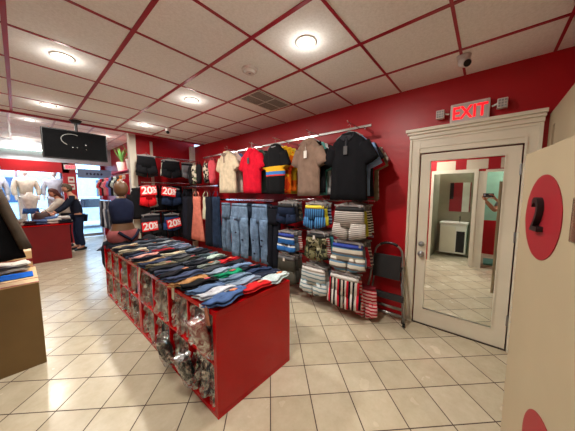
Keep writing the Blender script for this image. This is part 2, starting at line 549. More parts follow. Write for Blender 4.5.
# local +x runs from the free edge toward the camera side, local +y is the hidden face (world -y side is toward +y local)
b = NB(); bbx(b, (0, 0.0, 0.05), (0.82, 0.032, 1.675), 0.003); obj('door_panel', b, M_BEIGE, pd)
M_CIRC = plain('red_circle_paint', (146, 24, 34), 0.5, var=0.06)
def disc(x, z, r):
    b = NB(); cyl(b, (x, -0.0025, z), (x, -0.0005, z), r, n=56); obj('red_circle', b, M_CIRC, pd)
disc(0.237, 1.413, 0.158); disc(0.42, 0.585, 0.158)
def text(name, s, size, m, parent, M, ext=0.002, align='CENTER', bold=0.0, sx=1.0):
    c = bpy.data.curves.new(name, 'FONT')
    c.body = s; c.size = size; c.extrude = ext; c.align_x = align; c.align_y = 'CENTER'; c.offset = bold
    tmp = bpy.data.objects.new(name, c)
    C.objects.link(tmp)
    bpy.context.view_layer.update()
    me = bpy.data.meshes.new_from_object(tmp.evaluated_get(bpy.context.evaluated_depsgraph_get()))
    bpy.data.objects.remove(tmp)
    bpy.data.curves.remove(c)
    me.materials.clear(); me.materials.append(m)
    o = link(bpy.data.objects.new(name, me), parent)
    o.matrix_local = M @ Matrix.Diagonal((sx, 1, 1, 1))
    return o
# front face is local y = 0.035 (faces +Y world side); text basis: right = -x local, up = z, normal = +y
Mt = Matrix(((1, 0, 0, 0.232), (0, 0, -1, -0.012), (0, 1, 0, 1.416), (0, 0, 0, 1)))
text('number', '2', 0.18, M_BLACK, pd, Mt, 0.009, bold=0.001, sx=0.85)
b = NB()
for k in range(22): ball(b, (0.010, -0.0005, 0.1 + k * 0.072), 0.0025, u=6, v=4)
obj('edge_screws', b, M_STEEL, pd)
b = NB(); bbx(b, (0.455, -0.006, 1.36), (0.57, -0.001, 1.49), 0.004); obj('plastic_holder', b, glass_sheet('cloudy_plastic', (0.85, 0.85, 0.85), 0.25), pd)
b = NB(); tube(b, [(0.05, 0.035, 1.24), (0.05, 0.07, 1.25), (0.05, 0.075, 1.3), (0.05, 0.07, 1.35), (0.05, 0.035, 1.36)], 0.005); obj('door_pull', b, M_STEEL, pd)

# exit sign
ex = thing('exit_sign', 'white emergency sign with red EXIT letters and two lamp heads above the mirrored door', 'sign', (WX, 0.18, 2.29))
b = NB(); bbx(b, (-0.055, -0.152, -0.100), (-0.001, 0.152, 0.100), 0.008)
obj('sign_housing', b, plain('white_plastic', (216, 210, 204), 0.45), ex)
b = NB(); bx(b, (-0.058, -0.135, -0.085), (-0.056, 0.135, 0.085)); obj('sign_face', b, plain('grey_plastic', (196, 190, 186), 0.5), ex)
Me = Matrix(((0, 0, -1, -0.060), (-1, 0, 0, 0), (0, 1, 0, 0.0), (0, 0, 0, 1)))
text('exit_letters', 'EXIT', 0.165, emit((255, 12, 30), 1.3), ex, Me, 0.001, bold=0.003, sx=0.80)
for s in (1, -1):
    b = NB(); tube(b, [(-0.03, s * 0.165, 0.02), (-0.04, s * 0.20, 0.03), (-0.045, s * 0.21, 0.03)], 0.009)
    bbx(b, (-0.085, s * 0.235 - 0.036, -0.02), (-0.03, s * 0.235 + 0.036, 0.065), 0.006)
    hd = obj('lamp_head', b, plain('white_plastic', (216, 210, 204), 0.45), ex)
    b = NB()
    for i in range(3):
        for j in range(3):
            bx(b, (-0.088, s * 0.235 - 0.029 + i * 0.021, -0.012 + j * 0.024), (-0.0855, s * 0.235 - 0.013 + i * 0.021, 0.006 + j * 0.024))
    obj('lamp_lens', b, plain('grey_lens', (150, 150, 148), 0.3), hd)

# ceiling fittings
def can_light(x, y, z, where, vis=True):
    t_ = thing('ceiling_light', 'round recessed ceiling light, ' + where, 'ceiling light', (x, y, z), group='recessed ceiling lights')
    b = NB()
    n = 32
    prof = [(0.095, 0.0), (0.098, -0.006), (0.085, -0.010), (0.072, -0.004), (0.068, -0.002)]
    rings = [[b.verts.new((r * math.cos(2 * PI * k / n), r * math.sin(2 * PI * k / n), zz)) for k in range(n)] for r, zz in prof]
    for p, q in zip(rings, rings[1:]):
        for k in range(n): b.faces.new((p[k], q[k], q[(k + 1) % n], p[(k + 1) % n]))
    obj('trim_ring', b, M_WHITE, t_, True)
    b = NB(); cyl(b, (0, 0, -0.0005), (0, 0, -0.0025), 0.069, n=32)
    obj('diffuser', b, emit((255, 240, 218), 9.0, 'lit_diffuser'), t_)
    t_.scale = (.84, .84, .84)
    L = bpy.data.lights.new('lamp', 'AREA'); L.shape = 'DISK'; L.size = 0.13; L.energy = LAMP; L.color = (1.0, 0.94, 0.86)
    lo = link(bpy.data.objects.new('lamp', L), t_); lo.location = (0, 0, -0.02)
    P_ = bpy.data.lights.new('ceiling_fill', 'POINT'); P_.energy = LAMP * .07; P_.color = (1.0, 0.94, 0.86); P_.shadow_soft_size = 0.05  # added point light below the fitting, only to brighten the ceiling
    lo = link(bpy.data.objects.new('ceiling_fill', P_), t_); lo.location = (0, 0, -0.10)
for x, y, wh in ((1.53, 1.13, 'nearest above the red shelf'), (0.33, 2.82, 'above the open aisle beside the red shelf, short of the television'), (1.49, 2.86, 'above the middle of the red shelf'),
                 (0.34, 4.45, 'above the aisle near the television'), (1.49, 4.48, 'above the far end of the red shelf'), (0.33, 1.13, 'above the aisle beside the camera')):
    can_light(x, y, H, wh)
for x, y, wh in ((0.25, 6.9, 'on the raised ceiling just past the step'), (0.2, 9.3, 'on the raised ceiling by the display window'), (1.5, 7.4, 'on the raised ceiling above the far clothes rack')):
    can_light(x, y, H2, wh)
can_light(-1.2, 0.55, H, 'in the washroom shown by the mirror'); can_light(-0.9, -0.6, H, 'in the mint room shown by the mirror')

sm = thing('smoke_detector', 'round white smoke detector on the ceiling beside the air vent', 'smoke detector', (1.50, 1.76, H))
b = NB(); cyl(b, (0, 0, 0), (0, 0, -0.018), 0.075, 0.072, n=32); cyl(b, (0, 0, -0.018), (0, 0, -0.04), 0.055, 0.042, n=32); obj('detector_body', b, plain('white_plastic', (216, 210, 204), 0.45), sm)
b = NB(); cyl(b, (0, 0, -0.039), (0, 0, -0.042), 0.012, n=12); obj('button', b, M_STEEL, sm)
def vent(x0, x1, y0, y1, label, grp='ceiling air vents'):
    v = thing('air_vent', label, 'air vent', ((x0 + x1) / 2, (y0 + y1) / 2, H), group=grp)
    w_, d_ = (x1 - x0) / 2, (y1 - y0) / 2
    b = NB(); bx(b, (-w_, -d_, -0.008), (w_, d_, -0.0065)); obj('backing', b, plain('grey_vent', (120, 112, 104), 0.6), v)
    b = NB()
    bx(b, (-w_, -d_, -0.014), (w_, -d_ + 0.012, -0.008)); bx(b, (-w_, d_ - 0.012, -0.014), (w_, d_, -0.008))
    for x in (-w_, -0.006, w_ - 0.012): bx(b, (x, -d_, -0.014), (x + 0.012, d_, -0.008))
    bx(b, (-w_, -0.005, -0.014), (w_, 0.005, -0.008))
    obj('vent_frame', b, M_WHITE, v)
    b = NB()
    n = int(2 * w_ / 0.022)
    for i in range(n): bx(b, (-w_ + 0.01 + i * 0.022, -d_ + 0.01, -0.012), (-w_ + 0.016 + i * 0.022, d_ - 0.01, -0.009))
    obj('louvres', b, plain('grey_louvre', (165, 158, 150), 0.5), v)
vent(1.84, 2.40, 2.02, 2.36, 'grey louvred ceiling vent beside the smoke detector')
vent(-0.5, -0.03, 3.2, 3.7, 'grey louvred ceiling vent cut by the picture edge over the gold stand')
def seccam(x, y, z, label, aim):
    c = thing('security_camera', label, 'camera', (x, y, z), aim, group='white ceiling security cameras')
    b = NB(); cyl(b, (0, 0, 0), (0, 0, -0.03), 0.052, 0.046, n=24); ball(b, (0, 0, -0.05), 0.042, u=20, v=12); obj('camera_base', b, plain('white_plastic', (216, 210, 204), 0.45), c, True)
    b = NB(); cyl(b, (0, 0, -0.055), (-0.05, -0.02, -0.085), 0.036, 0.034, n=24); ho = obj('camera_housing', b, plain('white_plastic', (216, 210, 204), 0.45), c)
    b = NB(); cyl(b, (-0.05, -0.02, -0.085), (-0.056, -0.0225, -0.089), 0.027, n=24); obj('lens', b, M_BLACK, ho)
seccam(2.55, 0.22, H, 'white round security camera on the ceiling above the exit sign', R(10))
seccam(1.82, 4.37, H, 'small security camera on the ceiling above the shorts display', R(40))

# television hung from the ceiling
tv = thing('tv', 'black television hanging from a ceiling mount over the aisle', 'television', (0.68, 5.02, H))
M_TV = plain('black_gloss', (6, 6, 7), 0.95, var=0.05)
b = NB(); bbx(b, (-0.40, 0.00, -0.62), (0.38, 0.05, -0.17), 0.008, (0, R(0), R(0))); obj('tv_body', b, plain('black_case', (12, 12, 13), 0.5, var=0.05), tv)
b = NB(); bx(b, (-0.385, -0.003, -0.605), (0.365, 0.001, -0.185)); obj('tv_screen', b, M_TV, tv)
b = NB(); cyl(b, (0, 0.03, 0), (0, 0.03, -0.05), 0.08, 0.05, n=20); cyl(b, (0, 0.03, -0.03), (0, 0.03, -0.3), 0.02); bx(b, (-0.1, 0.05, -0.45), (0.1, 0.075, -0.25)); obj('ceiling_mount', b, M_BLACK, tv)
b = NB(); tube(b, [(-0.06 + 0.13 * math.cos(a), -0.006, -0.32 + 0.09 * math.sin(a)) for a in [R(60 + 18 * k) for k in range(11)]], 0.005); obj('cable', b, plain('grey_cable', (120, 120, 116), 0.4), tv)
b = NB()
for (x, z) in ((-.06, -.43), (-.01, -.43), (.1, -.38), (.1, -.45)): ball(b, (x, -0.004, z), 0.007, u=8, v=6)
obj('screws', b, M_CHROME, tv)

# ------------------------------------------------------------------ garments
def tee_bm(wd=0.24, L=0.68, seed=0.0, sl=0.22, dp=1.0):
    b = NB()
    secs = [((0, 0, 0.0), (.075, 0, 0), (0, .045, 0)), ((0, 0, -0.022), (.095, 0, -0), (0, .048, 0)), ((0, 0, -0.05), (wd * .60, 0, 0), (0, .052, 0)),
            ((0, 0, -0.085), (wd * .80, 0, 0), (0, .056, 0)), ((0, 0, -0.14), (wd * .93, 0, 0), (0, .06, 0))]
    for k in range(1, 9):
        z = -0.14 - (L - 0.14) * k / 8
        secs.append(((0, 0, z), (wd * (0.93 + 0.03 * k / 8), 0, 0), (0, .058 - .012 * k / 8, 0)))
    secs = [(c, u, Vector(v) * dp) for c, u, v in secs]
    loft(b, secs, 32, True, 0.30, seed, 4, pw=0.85)
    return b

def sleeve_bm(s, wd, sl, seed=0.0, dp=1.0):
    b = NB()
    a = Vector((s * wd * .70, 0, -0.135)); e = Vector((s * (wd + 0.035), 0, -0.12 - sl * 1.2))
    d = (e - a).normalized(); u = Vector((d.z, 0, -d.x)) * -1
    secs = []
    for k in range(6):
        t_ = k / 5
        secs.append((a.lerp(e, t_), u * (0.082 - 0.002 * t_), (0, (0.05 - 0.008 * t_) * dp, 0)))
    loft(b, secs, 18, True, 0.2, seed, 3)
    return b

def hanger(loc, rz, label, w_=0.2, z=0.0, clip=False, grp='garment hangers', m=None):
    h = thing('clothes_hanger', label, 'hanger', loc, rz, grp)
    b = NB()
    hook = [(0.0, 0, 0.0), (0, 0, 0.035)] + [(0.018 * math.sin(a) , 0, 0.053 - 0.018 * math.cos(a)) for a in [R(30 * k) for k in range(0, 9)]]
    tube(b, hook, 0.0022, 6); obj('hook', b, M_CHROME, h)
    b = NB()
    if clip:
        bbx(b, (-w_, -0.007, -0.012), (w_, 0.007, 0.010), 0.003)
        for s in (-1, 1):
            vs = [(s * w_ * .95, 0.0), (s * .012, .040), (s * .012, .018), (s * w_ * .6, 0.0)]
            fr_ = [b.verts.new((x_, -.005, z_)) for x_, z_ in vs]; bk_ = [b.verts.new((x_, .005, z_)) for x_, z_ in vs]
            b.faces.new(fr_); b.faces.new(bk_[::-1])
            for q in range(4): b.faces.new((fr_[q], bk_[q], bk_[(q + 1) % 4], fr_[(q + 1) % 4]))
        for s in (-1, 1): bbx(b, (s * w_ * .8 - 0.014, -0.014, -0.045), (s * w_ * .8 + 0.014, 0.014, 0.004), 0.003)
    else:
        tube(b, [(-w_, 0, -0.07), (-w_ * .5, 0, -0.022), (0, 0, 0.0), (w_ * .5, 0, -0.022), (w_, 0, -0.07)], 0.006, 8)
    obj('hanger_arms' if not clip else 'clip_bar', b, m or plain('smoky_plastic', (120, 118, 116), 0.25), h)
    return h

WALLR = -PI / 2   # garment front faces -X
def tee(x, y, z, m, label, wd=0.24, L=0.68, rz=WALLR, collar=None, tagc=None, group='shirts on the wall rail', name='tee_shirt', sl=0.17, placket=False, slm=None, cat='shirt', hang=None, dp=1.0):
    sd_ = random.random() * 6
    t_ = thing(name, label, cat, (x, y, z), rz + random.uniform(-.05, .05), group)
    obj('shirt_body', tee_bm(wd, L, sd_, dp=dp), m, t_)
    for s in (-1, 1): obj('sleeve', sleeve_bm(s, wd, sl, sd_ + s, dp), slm or m, t_)
    b = NB()
    n = 20
    for (r, zz) in ():
        pass
    tube(b, [(0.075 * math.cos(a), 0.042 * math.sin(a) - 0.004, -0.012 - (0.03 if math.sin(a) < 0 else 0) * -math.sin(a) * 1.0) for a in [2 * PI * k / n for k in range(n + 1)]], 0.011, 8)
    if placket:
        for s in (-1, 1):
            vs = [b.verts.new(p) for p in ((s * 0.006, -0.058, -0.045), (s * 0.03, -0.066, -0.095), (s * 0.085, -0.058, -0.05), (s * 0.07, -0.03, 0.0))]
            b.faces.new(vs if s < 0 else vs[::-1])
    obj('collar', b, collar or m, t_, True)
    if placket:
        b = NB(); bx(b, (-0.014, -0.068, -0.2), (0.014, -0.062, -0.06)); obj('placket', b, collar or m, t_)
    if tagc:
        b = NB(); bx(b, (-0.022, -0.078, -0.24), (0.022, -0.072, -0.15)); tube(b, [(0, -0.07, -0.1), (0, -0.075, -0.15)], 0.0015, 5)
        obj('price_tag', b, tagc, t_)
    if hang:
        hanger((x, y, z + 0.02), rz, hang, 0.16, grp='hangers carrying shirts')
    return t_

RX = 2.70
# wall rails
def rail_y(name, label, x, y0, y1, z, arms=(), xw=WX, group='chrome garment rails'):
    r_ = thing(name, label, 'rail', (x, (y0 + y1) / 2, z), 0, group)
    hl = (y1 - y0) / 2
    b = NB(); bbx(b, (-0.014, -hl, -0.015), (0.014, hl, 0.015), 0.003); obj('rail_bar', b, M_CHROME, r_)
    for k in range(max(2, int((y1 - y0) / 1.0) + 1)):
        yy = -hl + 0.08 + k * (2 * hl - 0.16) / max(1, (max(2, int((y1 - y0) / 1.0) + 1) - 1))
        b = NB(); bx(b, (0.0, yy - 0.006, -0.03), (xw - x, yy + 0.006, 0.0)); obj('wall_bracket', b, M_CHROME, r_)
    for (ay, ln) in arms:
        b = NB(); tube(b, [(0.0, ay - (y0 + y1) / 2, -0.005), (-ln, ay - (y0 + y1) / 2, 0.0), (-ln - 0.008, ay - (y0 + y1) / 2, 0.012)], 0.006, 8); obj('display_arm', b, M_CHROME, r_)
    return r_

M_TAGB = plain('black_tag', (14, 14, 16), 0.4)
M_TAGW = plain('white_tag', (214, 208, 198), 0.6)
stacks = [
    # y, z, front material, (label), width, length, tag, collar, followers [(material, label)]
    (1.20, 2.17, cloth((16, 16, 19)), 'black polo shirt hanging at the door end of the wall rail', 0.235, 0.74, plain('dark_tag', (58, 56, 56), .4), 'polo_shirt', True, plain('grey_piping', (34, 34, 38), .92),
        [(cloth((120, 150, 190)), 'pale blue shirt showing just behind the black polo shirt'), (cloth((30, 30, 34)), 'charcoal shirt third in the stack of the black polo shirt'),
         (cloth((165, 20, 40)), 'red shirt fourth in the stack of the black polo shirt'), (cloth((112, 104, 84)), 'olive shirt fifth in the stack of the black polo shirt'),
         (plaid((200, 190, 185), (150, 60, 75), (60, 50, 70)), 'red and white plaid shirt last behind the black polo shirt')]),
    (1.745, 2.185, cloth((124, 102, 88)), 'taupe brown polo shirt with a white tag on the wall rail', 0.185, 0.71, M_TAGW, 'polo_shirt', True, None,
        [(cloth((20, 20, 22)), 'black shirt next behind the taupe polo shirt'), (cloth((92, 158, 150)), 'teal green shirt third in the stack of the taupe polo shirt'),
         (cloth((205, 205, 205)), 'white shirt fourth in the stack of the taupe polo shirt'), (cloth((84, 20, 34)), 'maroon shirt fifth in the stack of the taupe polo shirt'),
         (cloth((40, 60, 120)), 'royal blue shirt last behind the taupe polo shirt')]),
    (2.33, 2.20, bands([(0, (18, 18, 20)), (.38, (205, 60, 50)), (.41, (60, 120, 190)), (.47, (225, 170, 40)), (.57, (20, 20, 22))], 2, -0.72, 0.0), 'black jersey with yellow, blue and red chest bands', 0.195, 0.70, None, 'sports_jersey', False, plain('grey_piping', (120, 120, 124), .8),
        [(blotch([(240, 110, 20), (250, 190, 40), (215, 60, 20)], 7), 'orange and red flame patterned shirt beside the banded jersey'), (bands([(0, (250, 120, 30)), (.3, (245, 200, 50)), (.6, (20, 20, 20)), (.75, (250, 200, 40))], 2, -0.7, 0, False), 'yellow shirt with orange lower half behind the banded jersey'),
         (blotch([(235, 120, 30), (240, 215, 80)], 6), 'orange yellow marbled shirt fourth in the stack of the banded jersey')]),
    (2.84, 2.21, cloth((196, 18, 42)), 'bright red polo shirt with a black tag on the wall rail', 0.235, 0.70, M_TAGB, 'polo_shirt', True, None,
        [(cloth((70, 84, 76)), 'dark green shirt next behind the red polo shirt'), (cloth((44, 44, 48)), 'charcoal shirt third in the stack of the red polo shirt'),
         (cloth((96, 100, 104)), 'grey shirt last behind the red polo shirt')]),
    (3.50, 2.24, cloth((205, 188, 160)), 'cream polo shirt with a dark placket at the shorts end of the rail', 0.255, 0.72, None, 'polo_shirt', True, plain('brown_trim', (120, 96, 84), .8),
        [(cloth((214, 190, 180)), 'pale pink shirt next behind the cream polo shirt'), (cloth((88, 112, 158)), 'denim blue shirt third in the stack of the cream polo shirt'),
         (cloth((60, 76, 110)), 'slate blue shirt last behind the cream polo shirt')]),
]
rail_y('shirt_rail', 'long chrome rail carrying the shirts high on the red wall', RX, 1.05, 4.75, 2.285, [(s[0], 0.30) for s in stacks])
for (y, z, m, lab, wd, L, tg, nm, pk, col, fol) in stacks:
    tee(2.44, y, z, m, lab, wd, L, tagc=tg, name=nm, placket=pk, collar=col, hang='hanger carrying the ' + ' '.join(lab.split()[:3]))
    for i, (fm, fl) in enumerate(fol):
        st = 0.42 / max(4, len(fol))
        tee(2.44 + 0.055 + st * (i + 1) * 0.9, y - 0.01, z - 0.005 - 0.004 * i, fm, fl, wd * random.uniform(.84, .92), L * random.uniform(.92, 1.0), name='shirt', sl=random.choice((0.15, 0.17, 0.2)),
            placket=False, dp=.5)

def pants_bm(wd=0.2, L=0.95, leg=0.10, cro=0.28, spread=0.1, seed=0.0, hem=None, flare=1.0):
    b = NB()
    secs = []
    for k in range(5):
        t_ = k / 4
        secs.append(((0, 0, -cro * t_), (wd * (0.84 + 0.14 * t_), 0, 0), (0, 0.036 + 0.006 * t_, 0)))
    loft(b, secs, 24, True, 0.25, seed, 3, pw=0.9)
    for s in (-1, 1):
        secs = []
        for k in range(8):
            t_ = k / 7
            z = -cro + 0.05 - (L - cro + 0.05) * t_
            ww = wd * .49 * (1 - t_) + leg * flare * t_
            ww *= 1 - .06 * math.sin(PI * t_)
            secs.append(((s * (wd * .50 * (1 - t_) + spread * t_) + .006 * math.sin(7 * t_ + seed), 0.004 * s + .012 * math.sin(5 * t_ + seed * 2), z), (ww, 0, 0), (0, 0.040 - 0.010 * t_, 0)))
        loft(b, secs, 18, True, 0.45, seed + s, 4, pw=0.95)
    jitter(b, .008, 14, seed)
    return b

def jeans(x, y, z, m, label, rz=WALLR, wd=0.19, L=0.88, group='jeans hanging on the lower rail', rips=0, name='hanging_jeans', cat='jeans', leg=.095, spread=.112):
    sd_ = random.random() * 6
    t_ = thing(name, label, cat, (x, y, z), rz + random.uniform(-.06, .06), group)
    obj('trouser_body', pants_bm(wd, L, leg, 0.27, spread, sd_), m, t_)
    b = NB(); loft(b, [((0, 0, 0.012), (wd * .85, 0, 0), (0, .040, 0)), ((0, 0, -0.03), (wd * .87, 0, 0), (0, .042, 0))], 24, True, pw=.9); obj('waistband', b, m, t_)
    b = NB(); cyl(b, (0, -0.036, -0.01), (0, -0.046, -0.01), 0.009, n=10); obj('button', b, M_STEEL, t_)
    if rips:
        for k in range(rips):
            b = NB(); s = random.choice((-1, 1)); zz = -random.uniform(.38, L - .12)
            ball(b, (s * random.uniform(.07, .12), -0.034, zz), 0.028, (1, .28, .55), 10, 6); obj('torn_patch', b, cloth((38, 46, 62)), t_, True)
    return t_

# lower rail with jeans, dark garments and dresses
rail_y('jeans_rail', 'chrome rail carrying the hanging jeans and dresses under the shirts', 2.48, 2.40, 5.35, 1.40, [])
jl = [(3.16, (112, 136, 162), 'light washed ripped jeans beside the narrow pale jeans', .22, 4), (2.66, (104, 128, 156), 'light washed ripped jeans beside the black trousers', .20, 4)]
for y, c, lab, wd, rp in jl:
    jeans(2.42, y, 1.33, denim(c), lab, wd=wd, L=0.9, rips=rp)
jeans(2.46, 3.60, 1.33, denim((98, 118, 140)), 'narrow pale jeans next to the dark denim dungarees', wd=.14, L=.88, leg=.07, spread=.07)
jeans(2.44, 2.38, 1.32, cloth((22, 24, 32)), 'black trousers hanging between light jeans and blue striped boxers', wd=.12, L=.95, leg=.07, spread=.055)
for i, (y, c, lab) in enumerate(((3.17, (60, 72, 92), 'dark blue jeans behind the ripped pair beside narrow jeans'), (2.68, (52, 62, 80), 'dark blue jeans behind the ripped pair beside black trousers'),
                              (3.36, (30, 34, 44), 'near black jeans between the two light pairs nearest the dungarees'), (2.90, (26, 28, 36), 'near black jeans between the two ripped pairs'))):
    jeans(2.57 + (0.10 if i > 1 else 0), y, 1.33, denim(c), lab, wd=.19, L=.9)

def dress(x, y, z, m, label, rz=WALLR, wt=.12, wb=.19, L=.95, straps=True, group='long garments on the lower rail', name='dress', cat='dress', dp=.05):
    sd_ = random.random() * 6
    t_ = thing(name, label, cat, (x, y, z), rz, group)
    b = NB()
    secs = [((0, 0, -0.10), (wt, 0, 0), (0, .03, 0)), ((0, 0, -0.18), (wt * 1.05, 0, 0), (0, dp * .8, 0)), ((0, 0, -0.32), (wt * .95, 0, 0), (0, dp * .8, 0))]
    for k in range(1, 8):
        secs.append(((0, 0, -0.32 - (L - .32) * k / 7), (wt * .95 + (wb - wt * .95) * k / 7, 0, 0), (0, dp, 0)))
    loft(b, secs, 32, True, 0.45, sd_, 5); obj('dress_body', b, m, t_)
    if straps:
        b = NB()
        for s in (-1, 1): tube(b, [(s * wt * .35, 0, 0.0), (s * wt * .7, -0.012, -0.05), (s * wt * .8, -0.02, -0.12)], 0.008, 6)
        obj('straps', b, m, t_, True)
    return t_
dress(2.38, 4.50, 1.55, cloth((200, 116, 98)), 'salmon pink sleeveless long dress hanging past the red shelf', L=1.0, wt=.15, wb=.25)
dl = [(2.40, 4.82, (24, 24, 30), 'black long dress between the pink dress and the corner'), (2.42, 5.08, (30, 32, 42), 'black navy long dress second from the corner'), (2.46, 5.3, (22, 20, 24), 'black long dress hanging in the corner'),
      (2.42, 4.20, (190, 186, 160), 'pale cream top hanging just beside the pink dress'), (2.38, 4.04, (24, 28, 38), 'black dungaree dress on the jeans side of the pink dress'), (2.40, 3.82, (36, 50, 72), 'dark denim dungarees next to the narrow pale jeans')]
for x, y, c, lab in dl:
    dress(x, y, 1.55, cloth(c) if 'denim' not in lab else denim(c), lab, L=1.05 if 'cream' not in lab else .55, wt=.11, wb=.14, name='dungarees' if 'dungarees' in lab else ('top' if 'cream' in lab else 'dress'), cat='dungarees' if 'dungarees' in lab else 'dress')

def swimsuit(x, y, z, m, label, rz=WALLR, s_=1.0, name='swimsuit', group='swimwear on the high rail', cat='swimsuit'):
    t_ = thing(name, label, cat, (x, y, z), rz, group)
    b = NB()
    pts = [(-.02, .05), (-.08, .12), (-.14, .115), (-.24, .085), (-.33, .10), (-.38, .06), (-.43, .022)]
    loft(b, [((0, 0, zz * s_), (w_ * s_, 0, 0), (0, .04, 0)) for zz, w_ in pts], 20, True, .15, y); obj('suit_body', b, m, t_)
    b = NB()
    for s in (-1, 1): tube(b, [(s * .03 * s_, 0, 0.03), (s * .06 * s_, 0, -.02), (s * .09 * s_, -.01, -.09 * s_)], .006, 6)
    obj('straps', b, m, t_, True)
    return t_
swimsuit(2.40, 3.93, 2.14, cloth((196, 74, 84)), 'coral pink one-piece swimsuit hanging beside the cream polo shirt', s_=1.05)
sl_ = [(2.45, 4.22, blotch([(24, 22, 22), (190, 176, 156), (60, 54, 50)], 14), 'black and cream patterned top next to the coral swimsuit'), (2.45, 4.5, cloth((28, 26, 28)), 'black lace top next to the patterned top on the high rail'),
       (2.5, 4.78, blotch([(200, 190, 170), (40, 36, 36), (110, 120, 90)], 10), 'cream floral bikini top near the corner on the high rail'), (2.48, 4.08, cloth((30, 30, 34)), 'black swimsuit tucked behind the coral swimsuit'),
       (2.52, 4.98, cloth((36, 34, 36)), 'black swimsuit in the corner of the high rail')]
for x, y, m, lab in sl_: swimsuit(x, y, 2.12, m, lab, s_=.95)
b = NB()
for k in range(5): pass
# middle shelf rail between swimwear and dresses
rail_y('middle_rail', 'short chrome rail under the swimwear near the corner', 2.50, 3.9, 5.4, 1.66, [])
b.free()

# boxer shorts wall: three columns of stacks
def trunk_bm(wd, L, seed):
    b = NB()
    loft(b, [((0, 0, -0.005), (wd * .86, 0, 0), (0, .028, 0)), ((0, 0, -0.05), (wd * .90, 0, 0), (0, .032, 0)), ((0, 0, -L * .62), (wd, 0, 0), (0, .036, 0))], 24, True, .3, seed, 4, pw=.9)
    for s in (-1, 1):
        loft(b, [((s * wd * .5, 0, -L * .5), (wd * .5, 0, 0), (0, .034, 0)), ((s * wd * .53, -.004, -L * .8), (wd * .52, 0, .01 * s), (0, .034, 0)), ((s * wd * .57, -.006, -L), (wd * .53, 0, .025 * s), (0, .030, 0))], 18, True, .35, seed + s, 4, pw=.95)
    return b
def trunks(x, y, z, m, band, label, wd=.16, L=.27, rz=WALLR, group='boxer shorts on clip hangers', name='boxer_shorts', cat='shorts', tagm=None):
    sd_ = random.random() * 6
    t_ = thing(name, label, cat, (x, y, z), rz + random.uniform(-.06, .06), group)
    obj('shorts_body', trunk_bm(wd, L, sd_), m, t_)
    b = NB(); loft(b, [((0, 0, 0.012), (wd * .87, 0, 0), (0, .031, 0)), ((0, 0, -0.028), (wd * .90, 0, 0), (0, .035, 0))], 24, True, pw=.9); obj('waistband', b, band, t_)
    if tagm:
        b = NB(); bx(b, (-.014, -.052, -.045), (.014, -.046, .0)); obj('size_tag', b, tagm, t_)
    return t_
W_ = (212, 206, 196); NV = (28, 34, 60)
hst = lambda cs, p: bands([(i / len(cs), c) for i, c in enumerate(cs)], 2, 0, p, True)
vst = lambda cs, p: bands([(i / len(cs), c) for i, c in enumerate(cs)], 0, 0, p, True)
blk = plain('black_elastic', (18, 18, 20), .8); wht = plain('white_elastic', (206, 202, 196), .8); nvy = plain('navy_elastic', (36, 60, 150), .8); grb = plain('grey_elastic', (90, 90, 92), .8)
rail_y('boxer_rail', 'top chrome rail of the boxer shorts display', 2.70, 0.98, 2.32, 1.42, [(2.13, .2), (1.65, .2), (1.17, .2)])
rail_y('boxer_rail', 'second chrome rail of the boxer shorts display', 2.70, 0.98, 2.32, 1.00, [(2.13, .2), (1.65, .2), (1.17, .2)])
rail_y('boxer_rail', 'lowest chrome rail of the boxer shorts display', 2.70, 0.98, 2.32, 0.62, [(2.13, .2), (1.65, .2), (1.17, .2)])
grid = [
    (2.13, 1.345, denim((30, 40, 62), .2), blk, 'dark denim shorts at the top of the column by the black trousers', .165, .25, [cloth((40, 40, 46)), blotch([(60, 60, 60), (150, 140, 120)], 16)]),
    (2.13, 0.93, hst([(50, 110, 180), (50, 110, 180), (200, 205, 205), (60, 60, 70), (50, 110, 180)], .105), nvy, 'bright blue and white striped boxers beside the black trousers', .165, .25, [cloth((90, 100, 110)), hst([(190, 60, 60), W_], .03)]),
    (2.13, 0.60, cloth((74, 72, 64)), grb, 'olive grey shorts with white tag lowest beside the red shelf', .175, .37, [cloth((60, 58, 54)), cloth((84, 80, 72))]),
    (1.65, 1.345, vst([(70, 130, 180), (36, 60, 100)], .03), plain('yellow_elastic', (220, 200, 60), .8), 'blue striped boxers with yellow waistband in the middle column', .155, .27, [cloth((200, 190, 60)), hst([NV, (120, 130, 150)], .04)]),
    (1.62, 0.98, blotch([(60, 62, 44), (120, 116, 84), (34, 34, 28), (164, 158, 130)], 15), blk, 'camouflage boxers with white tag in the middle column', .165, .31, [hst([(190, 70, 80), W_], .03), cloth((70, 140, 150)), cloth((150, 60, 70))]),
    (1.66, 0.53, hst([(206, 208, 204), (206, 208, 204), (110, 140, 150)], .052), wht, 'white boxers with thin grey-blue stripes lowest in the middle column', .20, .32, [cloth((190, 190, 186)), cloth((96, 130, 150))]),
    (1.18, 1.335, hst([(190, 184, 176), (120, 114, 110)], .022), blk, 'fine grey striped boxers with black waistband beneath the black polo shirt', .195, .34, [cloth((176, 172, 60)), hst([(30, 30, 40), W_], .03), hst([(24, 24, 30), (200, 200, 196)], .03)]),
    (1.19, 0.91, hst([(204, 200, 186), (204, 200, 186), (90, 130, 160), (110, 100, 96)], .085), nvy, 'cream and blue striped boxers with blue waistband above the red striped pair', .205, .29, [cloth((120, 130, 140)), cloth((190, 40, 60)), hst([(70, 60, 80), (190, 180, 170)], .04)]),
    (1.22, 0.53, vst([(24, 20, 24), (206, 200, 192), (190, 22, 44), (24, 20, 24), (206, 200, 192)], .12), wht, 'red, white and black vertically striped boxers beside the step ladder', .205, .36, [hst([(190, 40, 60), (220, 190, 190)], .04)]),
]
